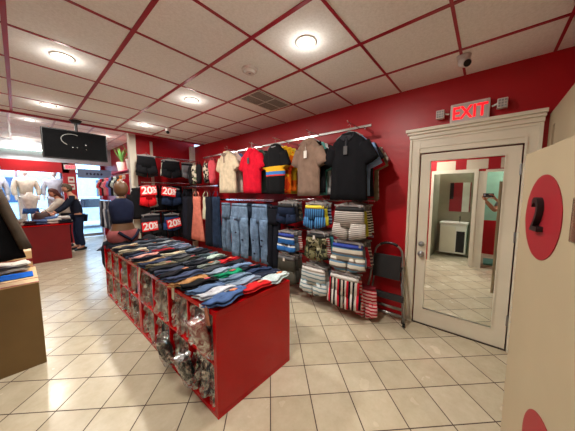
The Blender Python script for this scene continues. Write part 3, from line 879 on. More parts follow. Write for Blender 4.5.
for (y, z, m, bd, lab, wd, L, fol) in grid:
    short = ' '.join(lab.split()[:4])
    trunks(2.44, y, z, m, bd, lab, wd, L, tagm=M_TAGW if 'tag' in lab else None)
    for i, fm in enumerate(fol):
        o_ = ('second', 'third', 'fourth')[i]
        trunks(2.535 + .085 * i, y, z, fm, grb, f'boxers {o_} in the stack behind the {short} pair', wd * .95, L * random.uniform(.9, 1.05))
    for i in range(len(fol) + 1):
        o_ = ('first', 'second', 'third', 'fourth')[i]
        hanger((2.44 + .09 * i, y + random.uniform(-.01, .01), z + .035), WALLR, f'grey clip hanger, {o_} in the stack of the {short}', wd * .9, clip=True, grp='clip hangers of the boxer shorts', m=plain('smoky_plastic', (136, 132, 130), 0.22))
for k, (yy, zz) in enumerate(((0.98, .45),)):
    trunks(2.62, yy + .05, zz - .04, hst([(186, 30, 54), (226, 190, 190)], .04), plain('dark_red_elastic', (120, 16, 34), .8), 'long red and pink striped shorts hanging lowest next to the ladder', .14, .36)

# ------------------------------------------------------------------ shorts section facing the aisle
def sign(loc, label, rz=0.0, tilt=0.0, s_=0.9):
    t_ = thing('sale_sign', label, 'sign', loc, rz, 'red discount signs', ry=tilt)
    w_, h_ = .165 * s_, .105 * s_
    b = NB(); bbx(b, (-w_, -.003, -h_), (w_, .003, h_), .002); obj('card', b, plain('red_card', (224, 26, 34), .45, var=.03), t_)
    Ms = Matrix(((1, 0, 0, -.035 * s_), (0, 0, -1, -.0045), (0, 1, 0, 0), (0, 0, 0, 1)))
    m = plain('white_print', (240, 236, 232), .5)
    text('lettering', '20', .22 * s_, m, t_, Ms, .0008, bold=.006)
    Ms = Matrix(((1, 0, 0, .115 * s_), (0, 0, -1, -.0045), (0, 1, 0, .03 * s_), (0, 0, 0, 1)))
    text('lettering', '%', .13 * s_, m, t_, Ms, .0008, bold=.003)
    Ms = Matrix(((1, 0, 0, .11 * s_), (0, 0, -1, -.0045), (0, 1, 0, -.045 * s_), (0, 0, 0, 1)))
    text('lettering', 'OFF', .055 * s_, m, t_, Ms, .0008, bold=.002)
    return t_
YR = 5.25
ordn_ = ['first', 'second', 'third', 'fourth', 'fifth']
def rail_x(label, x0, x1, y, z, yw=5.82):
    r_ = thing('shorts_rail', label, 'rail', ((x0 + x1) / 2, y, z), 0, 'chrome rails of the shorts display')
    hl = (x1 - x0) / 2
    b = NB(); cyl(b, (-hl, 0, 0), (hl, 0, 0), .013); obj('rail_bar', b, M_CHROME, r_)
    for xx in (-hl + .06, hl - .06):
        b = NB(); bx(b, (xx - .006, 0, -.02), (xx + .006, yw - y, .0)); obj('wall_bracket', b, M_CHROME, r_)
for z, lb in ((2.28, 'highest chrome rail above the black shorts'), (1.74, 'middle chrome rail above the red discount signs'), (1.14, 'lowest chrome rail of the corner shorts display')):
    rail_x(lb, 1.66, 2.9, YR + .10, z)
b = NB(); bx(b, (2.0, 5.77, 0), (2.05, 5.82, H)); struct('trim_13', b, M_CREAM)
b = NB(); bx(b, (2.86, 5.6, 0), (2.96, 5.7, H)); struct('trim_14', b, M_CREAM)
bk = cloth((20, 20, 23)); bk2 = cloth((30, 30, 36))
def shorts(x, y, z, m, lab, wd=.2, L=.3, **k):
    if 'from the post' not in lab:
        hanger((x, y, z + .025), 0, 'clip hanger of the ' + ' '.join(lab.split()[:12]), wd * .9, clip=True, grp='clip hangers of the corner display', m=plain('smoky_plastic', (136, 132, 130), 0.22))
    return trunks(x, y, z, m, bk2, lab, wd, L, rz=0, group='shorts on the corner display', name='shorts', **k)
shorts(1.74, YR, 2.24, bk, 'black shorts with white lettering highest by the cream post', .19, .33)
shorts(1.78, YR + .12, 2.22, cloth((60, 60, 62)), 'dark grey shorts behind the lettered black shorts', .19, .36)
shorts(2.22, YR, 2.20, bk, 'black shorts with pale lace edge on the highest corner rail', .2, .34)
shorts(2.24, YR + .12, 2.20, cloth((180, 172, 160)), 'pale shorts edging out behind the black shorts near the grey top', .2, .33)
shorts(2.60, YR + .05, 2.18, cloth((120, 122, 126)), 'light grey shorts next to the patterned top in the corner', .15, .3)
shorts(1.73, YR, 1.62, cloth((200, 26, 34)), 'bright red shorts hanging under a discount sign', .15, .36)
shorts(1.74, YR + .12, 1.62, cloth((170, 168, 166)), 'light grey shorts behind the bright red shorts', .2, .40)
shorts(2.20, YR, 1.58, denim((30, 42, 66)), 'dark denim shorts hanging under a tilted discount sign', .2, .32)
shorts(2.22, YR + .12, 1.60, bk, 'black shorts behind the dark denim shorts', .2, .4)
shorts(1.76, YR, 1.05, cloth((44, 46, 52)), 'charcoal shorts under the lower discount sign by the post', .19, .36)
shorts(2.18, YR, 1.03, denim((40, 66, 110)), 'blue denim shorts under the lower tilted discount sign', .18, .32)
for (x, z, lb) in ((1.55, 1.62, 'black hooded jacket hanging beside the cream post'), (2.58, 1.62, 'black leather look jacket hanging beside the dark denim shorts')):
    tee(x, YR + .06, z, bk, lb, .13, .62, rz=0, group='dark jackets on the corner display', name='jacket', sl=.34, cat='jacket')
for k in range(5):
    shorts(1.70 + .26 * k, YR + .36, 1.68, cloth((22, 22, 26)), f'black long garment, {ordn_[k]} from the post behind the upper signs', .13, .56)
    shorts(1.70 + .26 * k, YR + .36, 1.08, cloth((26, 27, 32)), f'near black garment, {ordn_[k]} from the post behind the lower signs', .13, .6)
sign((1.73, YR - .06, 1.57), 'red 20 percent sign hanging in front of the bright red shorts', tilt=R(-3))
sign((2.12, YR - .06, 1.55), 'red 20 percent sign above the dark denim shorts', tilt=R(8))
sign((1.72, YR - .06, .84), 'low red 20 percent sign by the mannequin end of the shelf', tilt=R(-3))
sign((2.20, YR - .06, .86), 'low red 20 percent sign by the blue denim shorts', tilt=R(-8))

# ------------------------------------------------------------------ red shelf with cubbies, folded jeans on top
SX0, SX1, SZ = 0.765, 1.50, 0.75
def shelf_unit(y0, y1, label):
    u = thing('cube_shelf', label, 'shelf', ((SX0 + SX1) / 2, (y0 + y1) / 2, 0), 0, 'red cube shelves')
    hx, hy = (SX1 - SX0) / 2, (y1 - y0) / 2
    T = .036; t2 = .016
    for nm, a, c in (('top_board', (-hx, -hy, SZ - T), (hx, hy, SZ)), ('bottom_board', (-hx, -hy, 0.0), (hx, hy, T)),
                     ('end_panel', (-hx, -hy, T), (hx, -hy + T, SZ - T)), ('end_panel', (-hx, hy - T, T), (hx, hy, SZ - T))):
        b = NB(); bbx(b, a, c, .002); obj(nm, b, M_LAM, u)
    b = NB(); bx(b, (.0, -hy + T, T), (.016, hy - T, SZ - T)); obj('back_board', b, M_LAM, u)
    n = 4
    wv = (2 * hy - 2 * T) / n
    for k in range(1, n):
        yy = -hy + T + wv * k
        b = NB(); bx(b, (-hx + .002, yy - t2 / 2, T), (.0, yy + t2 / 2, SZ - T)); obj('divider', b, M_LAM, u)
    b = NB(); bx(b, (-hx + .002, -hy + T, SZ / 2 - t2 / 2), (.0, hy - T, SZ / 2 + t2 / 2)); obj('middle_shelf', b, M_LAM, u)
    return u, wv, T
YA0, YA1, YB1 = 1.265, 2.735, 4.205
shelf_unit(YA0, YA1, 'near red cube shelf with eight cubbies of bagged clothes')
shelf_unit(YA1 + .003, YB1, 'far red cube shelf with eight cubbies, next to the mannequin')
ordn = ['first', 'second', 'third', 'fourth', 'fifth', 'sixth', 'seventh', 'eighth', 'ninth', 'tenth', 'eleventh', 'twelfth', 'thirteenth', 'fourteenth', 'fifteenth', 'sixteenth', 'seventeenth',
        'eighteenth', 'nineteenth', 'twentieth', 'twenty-first', 'twenty-second', 'twenty-third', 'twenty-fourth', 'twenty-fifth', 'twenty-sixth', 'twenty-seventh', 'twenty-eighth']
bagcols = [(46, 42, 40), (90, 84, 78), (60, 56, 52), (130, 122, 112), (34, 32, 32), (110, 84, 78), (150, 146, 140), (70, 76, 88), (104, 100, 66), (40, 44, 54)]
names_c = ['black', 'grey', 'charcoal', 'beige', 'black', 'brown', 'pale grey', 'slate blue', 'olive', 'navy']
wv = (YA1 - YA0 - .072) / 4
random.seed(21)
for uy in (YA0, YA1 + .003):
    for c in range(4):
        cy = uy + .036 + wv * (c + .5)
        bay = c + (0 if uy == YA0 else 4)
        for row in (0, 1):
            z0 = .036 if row == 0 else .384
            for k in range(3):
                ci = random.randrange(10)
                if bay == 0 and row == 1 and k == 0: ci = 0
                hh = random.uniform(.265, .305); dd = random.uniform(.15, .178)
                w_ = wv / 3 - .012
                yy = cy + (k - 1) * wv / 3
                lab = f'bagged {names_c[ci]} garment, {ordn[k]} in the {"lower" if row == 0 else "upper"} cubby, {ordn[bay]} bay from the near end'
                g = thing('bagged_garment', lab, 'bagged clothes', (SX0 + .19, yy, z0), random.uniform(-.08, .08), 'bagged clothes in the red cubbies')
                b = NB(); sdd = random.random() * 9
                loft(b, [((-.02 * t_ * 0, 0, .008 + hh * t_), (dd * (1 - .12 * t_), 0, 0), (0, w_ * .40 * (1 - .25 * t_), 0)) for t_ in (0, .2, .4, .6, .8, .94)], 16, True, .2, sdd, 3, pw=.6)
                jitter(b, .012, 9, sdd); obj('folded_garment', b, cloth(bagcols[ci]) if ci != 5 else blotch([(170, 96, 84), (60, 50, 48)], 9), g)
                b = NB()
                loft(b, [((-.012, 0, .004 + (hh + .02) * t_), (dd * (1.10 - .10 * t_), 0, 0), (0, w_ * .48 * (1 - .15 * t_), 0)) for t_ in (0, .1, .22, .34, .46, .58, .7, .82, .94, 1.0)], 22, True, .1, sdd, 3, pw=.7)
                jitter(b, .022, 16, sdd + 3); jitter(b, .010, 40, sdd)
                for f in b.faces: f.smooth = False
                obj('plastic_bag', b, M_BAG, g)
# a few bags spilling out of the lower near cubbies
for (yy, z0, ax, lab) in ((1.62, .10, 0, 'bagged dark garment drooping out between the two nearest lower cubbies'), (1.98, .08, 0, 'bagged grey garment slumping out of the second lower cubby'), (1.38, .46, 0, 'bagged pink and black garment leaning out of the nearest upper cubby')):
    g = thing('bagged_garment', lab, 'bagged clothes', (SX0 - .01, yy, z0), 0, 'bagged clothes spilling over the cubby edge', ry=R(-16))
    b = NB(); loft(b, [((0, 0, .22 * t_), (.03 + .02 * math.sin(3 * t_), 0, 0), (0, .05, 0)) for t_ in (0, .25, .5, .75, 1)], 14, True, .2, yy, 3); jitter(b, .015, 12, yy)
    obj('folded_garment', b, cloth((150, 80, 74)) if 'pink' in lab else cloth((60, 58, 56)), g)
    b = NB(); loft(b, [((0, 0, -.01 + .25 * t_), (.055, 0, 0), (0, .065, 0)) for t_ in (0, .12, .25, .4, .5, .62, .75, .88, 1)], 20, True, .2, yy, 3); jitter(b, .03, 18, yy)
    obj('plastic_bag', b, M_BAG, g)

# paper tags hanging on the shelf front
for (yy, c, lab, ln, ang) in ((1.36, (196, 130, 96), 'orange tan paper tag hanging at the nearest top corner of the red shelf', .12, -.3), (1.85, (206, 196, 170), 'cream paper tag hanging from jeans over the third cubby', .10, .1), (2.62, (206, 192, 160), 'cream cloth strap hanging over the shelf joint', .16, .35)):
    g = thing('paper_tag', lab, 'tag', (SX0 - .012, yy, SZ + .01), 0, 'tags over the shelf edge', rx=ang)
    b = NB(); bx(b, (-.003, -.018, -ln), (.001, .018, .0)); obj('tag_card', b, plain('tag_paper', c, .7), g)
    b = NB(); tube(b, [(0, 0, 0), (.01, .004, .02)], .002, 5); obj('string', b, M_PAPER, g)
b = NB(); bx(b, (SX0 - .003, 1.34, SZ - .034), (SX0 - .0005, 1.46, SZ - .005)); tag(obj('shelf_label', b, M_WHITE), 'small white label strip on the near top edge of the red shelf', 'label')

def folded_bm(L, W, T, seed):
    b = NB()
    rnd = random.Random(seed)
    for (z0, z1, dl, off) in ((0, .46, 0, 0), (.50, .96, .022, .006)):
        M = Matrix.Rotation(rnd.uniform(-.05, .05), 4, 'Z')
        vs = bx(b, (-L / 2 + dl * .3, -W / 2 + off, T * z0), (L / 2 - dl, W / 2 - off * .5, T * z1))
        for v in vs: v.co = M @ v.co
    bmesh.ops.subdivide_edges(b, edges=[e for e in b.edges if abs(e.verts[0].co.z - e.verts[1].co.z) < T * .2], cuts=7, use_grid_fill=True)
    for v in b.verts:
        x, y, z = v.co
        ex = max(0, abs(x) / (L / 2) - .86) / .14; ey = max(0, abs(y) / (W / 2) - .84) / .16
        q = min(1, math.hypot(ex, ey))
        mid = T * (.23 if z < T * .48 else .73)
        v.co.z = mid + (z - mid) * (1 - .75 * q * q) + .006 * math.sin(x * 34 + seed + y * 9) + .004 * math.sin(y * 60 + seed * 2)
    # folded hem edge and pocket seam
    bx(b, (L * .30, -W * .40, T * .97), (L * .315, W * .36, T * 1.06)); bx(b, (-L * .2, -W * .05, T * .97), (L * .28, -W * .035, T * 1.05))
    jitter(b, .011, 9, seed)
    for f in b.faces: f.smooth = True
    bmesh.ops.recalc_face_normals(b, faces=b.faces)
    return b
colA = [((70, 96, 142), 'mid blue'), ((184, 188, 196), 'pale grey'), ((84, 106, 140), 'washed blue'), ((20, 20, 22), 'black'), ((166, 122, 78), 'tan'), ((66, 76, 104), 'slate blue'), ((24, 24, 30), 'black navy'),
        ((52, 58, 76), 'dark slate'), ((26, 28, 34), 'near black'), ((112, 104, 84), 'olive beige'), ((44, 52, 74), 'navy'), ((150, 122, 92), 'light brown'), ((30, 34, 48), 'dark navy'), ((196, 142, 134), 'dusty pink'),
        ((56, 66, 88), 'slate'), ((28, 30, 40), 'ink'), ((176, 164, 140), 'cream'), ((60, 66, 74), 'steel grey'), ((36, 38, 46), 'charcoal'), ((190, 172, 142), 'sand'), ((40, 44, 58), 'dark slate'), ((24, 24, 26), 'black'), ((34, 32, 34), 'black')]
colB = [((62, 80, 114), 'denim blue'), ((136, 154, 176), 'light washed blue'), ((104, 126, 150), 'grey blue'), ((20, 130, 92), 'bright green'), ((136, 152, 170), 'pale denim'), ((54, 58, 66), 'dark grey'), ((110, 118, 112), 'sage grey'),
        ((36, 38, 46), 'charcoal'), ((64, 70, 80), 'slate grey'), ((60, 62, 58), 'dark olive'), ((70, 72, 76), 'graphite'), ((46, 50, 60), 'dark slate'), ((180, 170, 146), 'cream'), ((26, 26, 30), 'black'), ((160, 40, 54), 'dark red'),
        ((80, 86, 96), 'grey'), ((96, 104, 118), 'steel blue'), ((44, 48, 58), 'charcoal'), ((88, 94, 100), 'grey'), ((40, 44, 52), 'dark'), ((70, 78, 92), 'slate'), ((34, 34, 38), 'black'), ((30, 30, 32), 'black')]
colC = [((190, 206, 208), 'pale ice blue'), ((34, 40, 58), 'navy'), ((44, 58, 88), 'dark blue'), ((24, 28, 38), 'near black'), ((110, 134, 168), 'sky blue'), ((30, 34, 44), 'ink'), ((196, 40, 48), 'red'), ((26, 28, 32), 'black'), ((170, 190, 180), 'pale mint'),
        ((70, 84, 92), 'slate grey'), ((26, 28, 34), 'black'), ((36, 40, 50), 'charcoal'), ((92, 106, 126), 'steel blue'), ((50, 54, 60), 'dark grey'), ((104, 116, 140), 'light blue'), ((120, 134, 156), 'pale blue'), ((96, 104, 116), 'grey blue'),
        ((60, 66, 78), 'slate'), ((140, 146, 150), 'pale grey'), ((46, 50, 58), 'dark grey'), ((80, 86, 94), 'grey'), ((40, 42, 48), 'charcoal'), ((60, 60, 62), 'graphite')]
random.seed(5)
for col_i, (xc, cols, nm, L) in enumerate(((0.905, colA, 'aisle-side', .30), (1.165, colB, 'middle', .28), (1.405, colC, 'wall-side', .26))):
    for r_, (c, cn) in enumerate(cols):
        yy = YA0 + .09 + r_ * .1235
        if yy > 4.13: break
        if col_i == 1 and r_ == 0: c, cn = (196, 34, 38), 'red'
        W = random.uniform(.175, .205); T = random.uniform(.030, .042)
        g = thing('folded_jeans', f'{cn} folded jeans, {ordn[r_]} from near end, {nm} row of the red shelf', 'jeans', (xc + random.uniform(-.012, .012), yy, SZ + .014), R(random.uniform(-14, 10)) + (R(8) if r_ == 0 else 0), f'folded jeans in the {nm} row on the red shelf', rx=R(-11))
        obj('jeans_body', folded_bm(L * random.uniform(.95, 1.06), W, T, random.random() * 9), denim(c, .45), g)
        if r_ % 3 == 0 or r_ == 14:
            b = NB(); bx(b, (.03, -.05, T * 1.05), (.075, -.01, T * 1.18)); obj('patch_label', b, plain('patch', (190, 70, 80) if r_ % 2 else (200, 120, 80), .7), g)

# ------------------------------------------------------------------ figures
def chain_obj(name, chains, m, parent, lv=2):
    """chains: list of (points, radii, links) joined as one skinned body"""
    me = bpy.data.meshes.new(name)
    V, E, Rr, roots = [], [], [], []
    for pts, rad, ed, rt in chains:
        o0 = len(V)
        V += pts; Rr += rad; E += [(a + o0, c + o0) for a, c in ed]; roots.append(o0 + rt)
    me.from_pydata(V, E, [])
    me.materials.append(m)
    o = bpy.data.objects.new(name, me)
    link(o, parent)
    sk = o.modifiers.new('skin', 'SKIN')
    if not me.skin_vertices: 
        me.attributes
    for i, sv in enumerate(me.skin_vertices[0].data):
        rr = Rr[i]
        sv.radius = rr if isinstance(rr, tuple) else (rr, rr)
        sv.use_root = i in roots
    sk.use_smooth_shade = True
    sb = o.modifiers.new('sub', 'SUBSURF'); sb.levels = lv; sb.render_levels = lv
    return o

def head_bm(c, face, r=.098):
    """head with brow, nose, mouth and ears; face is the direction it looks"""
    b = NB()
    ball(b, (0, 0, 0), r, (.80, .95, 1.18), 24, 18)
    for v in b.verts:
        if v.co.z < -.3 * r: v.co.x *= .86; v.co.y *= .92
        if v.co.y < -.6 * r and -.1 * r < v.co.z < .25 * r and abs(abs(v.co.x) - .33 * r) < .15 * r: v.co.y += .012
    cyl(b, (0, -r * .93, .02), (0, -r * 1.12, -.018), .006, .014, 10)
    for s in (-1, 1): ball(b, (s * r * .80, .0, -.005), .022, (.35, .6, 1), 10, 8)
    bbx(b, (-.024, -r * .93, -.052), (.024, -r * .84, -.040), .003)
    M = Matrix.Translation(c) @ Vector(face).to_track_quat('-Y', 'Z').to_matrix().to_4x4()
    b.transform(M)
    return b, M

def figure(root, J, skin, shirt, pants, hairm, face, hair_len=.12, shoe=M_BLACK, long_sleeve=True):
    P = J['pelvis']; Cst = J['chest']; N = J['neck']; Hd = J['head']
    pts = [P, ((Vector(P) + Vector(Cst)) / 2)[:], Cst, N, Hd]
    rad = [(.15, .11), (.125, .10), (.145, .105), .055, .05]
    ed = [(0, 1), (1, 2), (2, 3), (3, 4)]
    lim = {}
    for s in ('L', 'R'):
        i0 = len(pts)
        pts += [J['sh' + s], J['el' + s], J['wr' + s]]; rad += [.058, .044, .030]; ed += [(2, i0), (i0, i0 + 1), (i0 + 1, i0 + 2)]
        i1 = len(pts)
        pts += [J['hip' + s], J['kn' + s], J['an' + s], J['toe' + s]]; rad += [.085, .062, .042, .035]; ed += [(0, i1), (i1, i1 + 1), (i1 + 1, i1 + 2), (i1 + 2, i1 + 3)]
    ch = [(pts, rad, ed, 0)]
    for s in ('L', 'R'):
        wr = Vector(J['wr' + s]); hd = Vector(J['hand' + s]); d = (hd - wr)
        fw = d.normalized(); side = Vector(J.get('side' + s, (0, 0, 1))); side = (side - fw * side.dot(fw)).normalized(); dn = fw.cross(side)
        cu = Vector(J.get('curl' + s, tuple(dn)))
        ch.append(([(wr - fw * .01)[:], (wr + fw * .05)[:], (wr + fw * .085)[:]], [.024, (.034, .022), (.036, .018)], [(0, 1), (1, 2)], 1))
        for k, (o_, ln) in enumerate(((-.027, .062), (-.009, .074), (.009, .07), (.026, .056))):
            a = wr + fw * .08 + side * o_
            ch.append(([a[:], (a + fw * ln * .5 + cu * .006)[:], (a + fw * ln * .85 + cu * .03)[:]], [.010, .009, .0075], [(0, 1), (1, 2)], 0))
        a = wr + fw * .03 + side * .03
        ch.append(([a[:], (a + fw * .025 + side * .03)[:], (a + fw * .055 + side * .035)[:]], [.012, .010, .009], [(0, 1), (1, 2)], 0))
    body = chain_obj('body', ch, skin, root)
    hb, M = head_bm(Hd, face)
    obj('head', hb, skin, root, True)
    b = NB()
    for s in (-1, 1): ball(b, M @ Vector((s * .032, -.086, .012)), .010, u=8, v=6)
    obj('eyes', b, M_BLACK, root)
    b = NB(); ball(b, (0, .018, .02), .108, (.84, .96, 1.14), 22, 16)
    cut = [v for v in b.verts if v.co.y < -.045 and v.co.z < .075]
    bmesh.ops.delete(b, geom=cut, context='VERTS')
    if hair_len > .15: loft(b, [((0, .05, .02), (.09, 0, 0), (0, .055, 0)), ((0, .08, -.10), (.085, 0, 0), (0, .05, 0)), ((0, .08, -hair_len), (.06, 0, 0), (0, .03, 0))], 14, True, .2, 1)
    jitter(b, .012, 16, 2); b.transform(M)
    obj('hair', b, hairm, root, True)
    # shirt and trousers grown a little larger over the same joints
    sp_, sr, se = [(Vector(P) - Vector((0, 0, .06)))[:], pts[1], Cst, (Vector(Cst).lerp(Vector(N), .6))[:]], [(.185, .15), (.165, .135), (.165, .125), .075], [(0, 1), (1, 2), (2, 3)]
    for s in ('L', 'R'):
        i0 = len(sp_)
        end = J['wr' + s] if long_sleeve else Vector(J['sh' + s]).lerp(Vector(J['el' + s]), .8)[:]
        sp_ += [J['sh' + s], J['el' + s], (Vector(J['el' + s]).lerp(Vector(J['wr' + s]), .85))[:]] if long_sleeve else [J['sh' + s], end]
        sr += [.07, .056, .044] if long_sleeve else [.07, .06]
        se += [(2, i0), (i0, i0 + 1)] + ([(i0 + 1, i0 + 2)] if long_sleeve else [])
    chain_obj('shirt', [(sp_, sr, se, 0)], shirt, root)
    pp, pr, pe = [P], [(.17, .13)], []
    for s in ('L', 'R'):
        i0 = len(pp)
        pp += [J['hip' + s], J['kn' + s], (Vector(J['kn' + s]).lerp(Vector(J['an' + s]), .98))[:]]; pr += [.105, .08, .062]; pe += [(0, i0), (i0, i0 + 1), (i0 + 1, i0 + 2)]
    chain_obj('trousers', [(pp, pr, pe, 0)], pants, root)
    for s in ('L', 'R'):
        an, to = Vector(J['an' + s]), Vector(J['toe' + s])
        b = NB(); d = (to - an); d.z = 0; d.normalize(); sd_ = Vector((-d.y, d.x, 0))
        base = an.copy(); base.z = J.get('ground', 0)
        loft(b, [((base - d * .06 + Vector((0, 0, .045))), sd_ * .03, (0, 0, .03)), ((base + Vector((0, 0, .05))), sd_ * .042, (0, 0, .05)), ((base + d * .10 + Vector((0, 0, .035))), sd_ * .048, (0, 0, .033)), ((base + d * .19 + Vector((0, 0, .022))), sd_ * .035, (0, 0, .02))], 14)
        obj('shoe', b, shoe, root)

# customer leaning over the far counter (bending toward -x)
r_ = thing('person', 'person in dark clothes bending over the clothes on the far red counter', 'person', (1.02, 8.3, 0))
J = dict(pelvis=(0, 0, .95), chest=(-.08, 0, 1.33), neck=(-.13, 0, 1.50), head=(-.19, -.01, 1.63),
         shL=(-.09, -.18, 1.41), elL=(-.26, -.22, 1.17), wrL=(-.47, -.21, 1.01), handL=(-.57, -.21, .97),
         shR=(-.09, .18, 1.41), elR=(-.26, .20, 1.17), wrR=(-.47, .16, 1.01), handR=(-.57, .15, .97),
         hipL=(-.0, -.09, .88), knL=(-.02, -.11, .48), anL=(.04, -.11, .09), toeL=(-.10, -.12, .05),
         hipR=(-.0, .09, .88), knR=(-.06, .11, .48), anR=(-.04, .12, .09), toeR=(-.18, .13, .05))
figure(r_, J, M_SKIN, cloth((30, 36, 50)), cloth((34, 44, 66)), plain('olive_brown_hair', (74, 62, 44), .7, bump=.6), (-.8, -.25, -.45))
r_ = thing('person', 'person with dark hair in a cream top behind the bending customer', 'person', (0.86, 9.0, 0))
J = dict(pelvis=(-.02, 0, .92), chest=(-.10, -.03, 1.26), neck=(-.17, -.04, 1.40), head=(-.24, -.05, 1.51),
         shL=(-.12, -.19, 1.32), elL=(-.28, -.26, 1.10), wrL=(-.47, -.28, .98), handL=(-.56, -.28, .95),
         shR=(-.12, .14, 1.32), elR=(-.30, .18, 1.10), wrR=(-.50, .10, .98), handR=(-.6, .08, .95),
         hipL=(0, -.09, .88), knL=(-.02, -.10, .48), anL=(.02, -.10, .09), toeL=(-.12, -.11, .05),
         hipR=(0, .09, .88), knR=(-.02, .10, .48), anR=(.02, .10, .09), toeR=(-.12, .11, .05))
figure(r_, J, M_SKIN, cloth((206, 196, 180)), cloth((40, 40, 48)), plain('red_brown_hair', (84, 40, 30), .7, bump=.6), (-.8, -.3, -.5), .2)

# photographer, seen only in the door mirror
r_ = thing('person', 'photographer in grey shirt holding up a phone, shown by the door mirror', 'person', (-0.52, -0.42, 0))
ph = Vector((-.03, 0.0, 1.475))
o0 = Vector((-0.52, -0.42, 0))
lp = lambda x, y, z: (x - o0.x, y - o0.y, z)
J = dict(pelvis=(0, 0, .95), chest=(.0, .0, 1.30), neck=(0, 0, 1.48), head=(0.02, .01, 1.62),
         shL=(.02, .18, 1.40), elL=(.20, .28, 1.16), wrL=lp(-.13, .02, 1.37), handL=lp(-.06, .05, 1.45),
         shR=(.02, -.18, 1.40), elR=(.25, -.02, 1.18), wrR=lp(-.11, -.13, 1.40), handR=lp(-.055, -.08, 1.46),
         sideL=(0, -1, .3), sideR=(0, 1, .3), curlL=(.3, -.8, .4), curlR=(.3, .8, .4),
         hipL=(0, .09, .90), knL=(.03, .10, .49), anL=(0, .10, .09), toeL=(.14, .11, .05),
         hipR=(0, -.09, .90), knR=(.03, -.10, .49), anR=(0, -.10, .09), toeR=(.14, -.11, .05))
figure(r_, J, M_SKIN, cloth((120, 120, 124)), cloth((40, 44, 56)), plain('grey_hair', (96, 84, 74), .7, bump=.6), (.8, .5, -.1), long_sleeve=False)
pt = thing('phone', 'black phone held up sideways in the photographer\'s hands', 'phone', (-.035, -0.02, 1.475))
b = NB(); bbx(b, (-.008, -.08, -.038), (0, .08, .038), .003); obj('phone_case', b, M_BLACK, pt)
b = NB(); cyl(b, (0, .055, .015), (.002, .055, .015), .009, n=14); cyl(b, (0, .055, -.01), (.002, .055, -.01), .009, n=14); obj('phone_lens', b, plain('lens_blue', (120, 170, 220), .1), pt)

# ------------------------------------------------------------------ mannequins
M_MAN = plain('white_mannequin', (214, 208, 200), .5)
M_MANB = plain('brown_mannequin', (98, 70, 46), .45)
def mannequin(loc, rz, label, top, bottom, full=True, skin=M_MAN, mtop='hoodie', s_=1.0, arms=True, zb=0.0):
    t_ = thing('mannequin', label, 'mannequin', loc, rz, 'mannequins in the display window' if full else None)
    k = s_
    pts = [(0, 0, .95 * k), (0, 0, 1.12 * k), (0, 0, 1.32 * k), (0, 0, 1.48 * k), (0, 0, 1.54 * k)]
    rad = [(.14 * k, .10 * k), (.105 * k, .085 * k), (.14 * k, .095 * k), .048 * k, .045 * k]
    ed = [(0, 1), (1, 2), (2, 3), (3, 4)]
    for s in (-1, 1):
        i = len(pts); pts += [(s * .17 * k, 0, 1.40 * k), (s * .23 * k, -.02, 1.12 * k), (s * .22 * k, -.10, .90 * k), (s * .22 * k, -.13, .82 * k)]; rad += [.052 * k, .04 * k, .028 * k, .025 * k]; ed += [(2, i), (i, i + 1), (i + 1, i + 2), (i + 2, i + 3)]
        i = len(pts); pts += [(s * .09 * k, 0, .88 * k), (s * .10 * k, -.01, .48 * k), (s * .10 * k, .01, .09 * k), (s * .11 * k, -.12, .04 * k)]; rad += [.085 * k, .06 * k, .04 * k, .035 * k]; ed += [(0, i), (i, i + 1), (i + 1, i + 2), (i + 2, i + 3)]
    chain_obj('mannequin_body', [(pts, rad, ed, 0)], skin, t_)
    b = NB(); ball(b, (0, 0, 1.63 * k), .095 * k, (.82, .98, 1.2), 20, 14); obj('mannequin_head', b, skin, t_, True)
    sp_ = [(0, 0, .96 * k), (0, 0, 1.12 * k), (0, 0, 1.33 * k), (0, 0, 1.44 * k)]; sr = [(.17 * k, .13 * k), (.15 * k, .12 * k), (.17 * k, .12 * k), .08 * k]; se = [(0, 1), (1, 2), (2, 3)]
    for s in (-1, 1):
        i = len(sp_); sp_ += [(s * .18 * k, 0, 1.40 * k), (s * .24 * k, -.02, 1.12 * k), (s * .23 * k, -.08, .95 * k)]; sr += [.075 * k, .062 * k, .052 * k]; se += [(2, i), (i, i + 1), (i + 1, i + 2)]
    chain_obj(mtop, [(sp_, sr, se, 0)], top, t_)
    if bottom:
        pp = [(0, 0, .94 * k)]; pr = [(.16 * k, .12 * k)]; pe = []
        for s in (-1, 1):
            i = len(pp); pp += [(s * .09 * k, 0, .86 * k), (s * .10 * k, -.01, .48 * k), (s * .10 * k, .01, .12 * k)]; pr += [.10 * k, .078 * k, .06 * k]; pe += [(0, i), (i, i + 1), (i + 1, i + 2)]
        chain_obj('trousers', [(pp, pr, pe, 0)], bottom, t_)
    b = NB(); cyl(b, (0, .0, 0), (0, 0, .012), .2 * k, n=28); cyl(b, (0, .12 * k, 0), (0, .12 * k, .5 * k), .012); obj('stand', b, M_STEEL, t_)
    return t_
wc = cloth((222, 216, 206)); cr = cloth((200, 190, 168)); gy = cloth((170, 172, 178))
mannequin((0.16, 9.95, .5), R(10), 'cream dressed mannequin in the middle of the bright display window', cr, wc)
mannequin((-0.42, 10.0, .5), R(15), 'pale dressed mannequin at the picture edge of the display window', gy, wc)
mannequin((0.74, 10.0, .5), R(-10), 'grey dressed mannequin beside the window mullion near the shop door', gy, cloth((190, 190, 196)))
t_ = thing('torso_form', 'short white bust form wearing a cream top beside the far counter clothes', 'mannequin', (.20, 9.25, 0))
b = NB(); loft(b, [((0, 0, 1.0), (.13, 0, 0), (0, .10, 0)), ((0, 0, 1.14), (.11, 0, 0), (0, .085, 0)), ((0, 0, 1.32), (.15, 0, 0), (0, .11, 0)), ((0, 0, 1.44), (.17, 0, 0), (0, .08, 0)), ((0, 0, 1.48), (.07, 0, 0), (0, .05, 0)), ((0, 0, 1.55), (.05, 0, 0), (0, .045, 0))], 24)
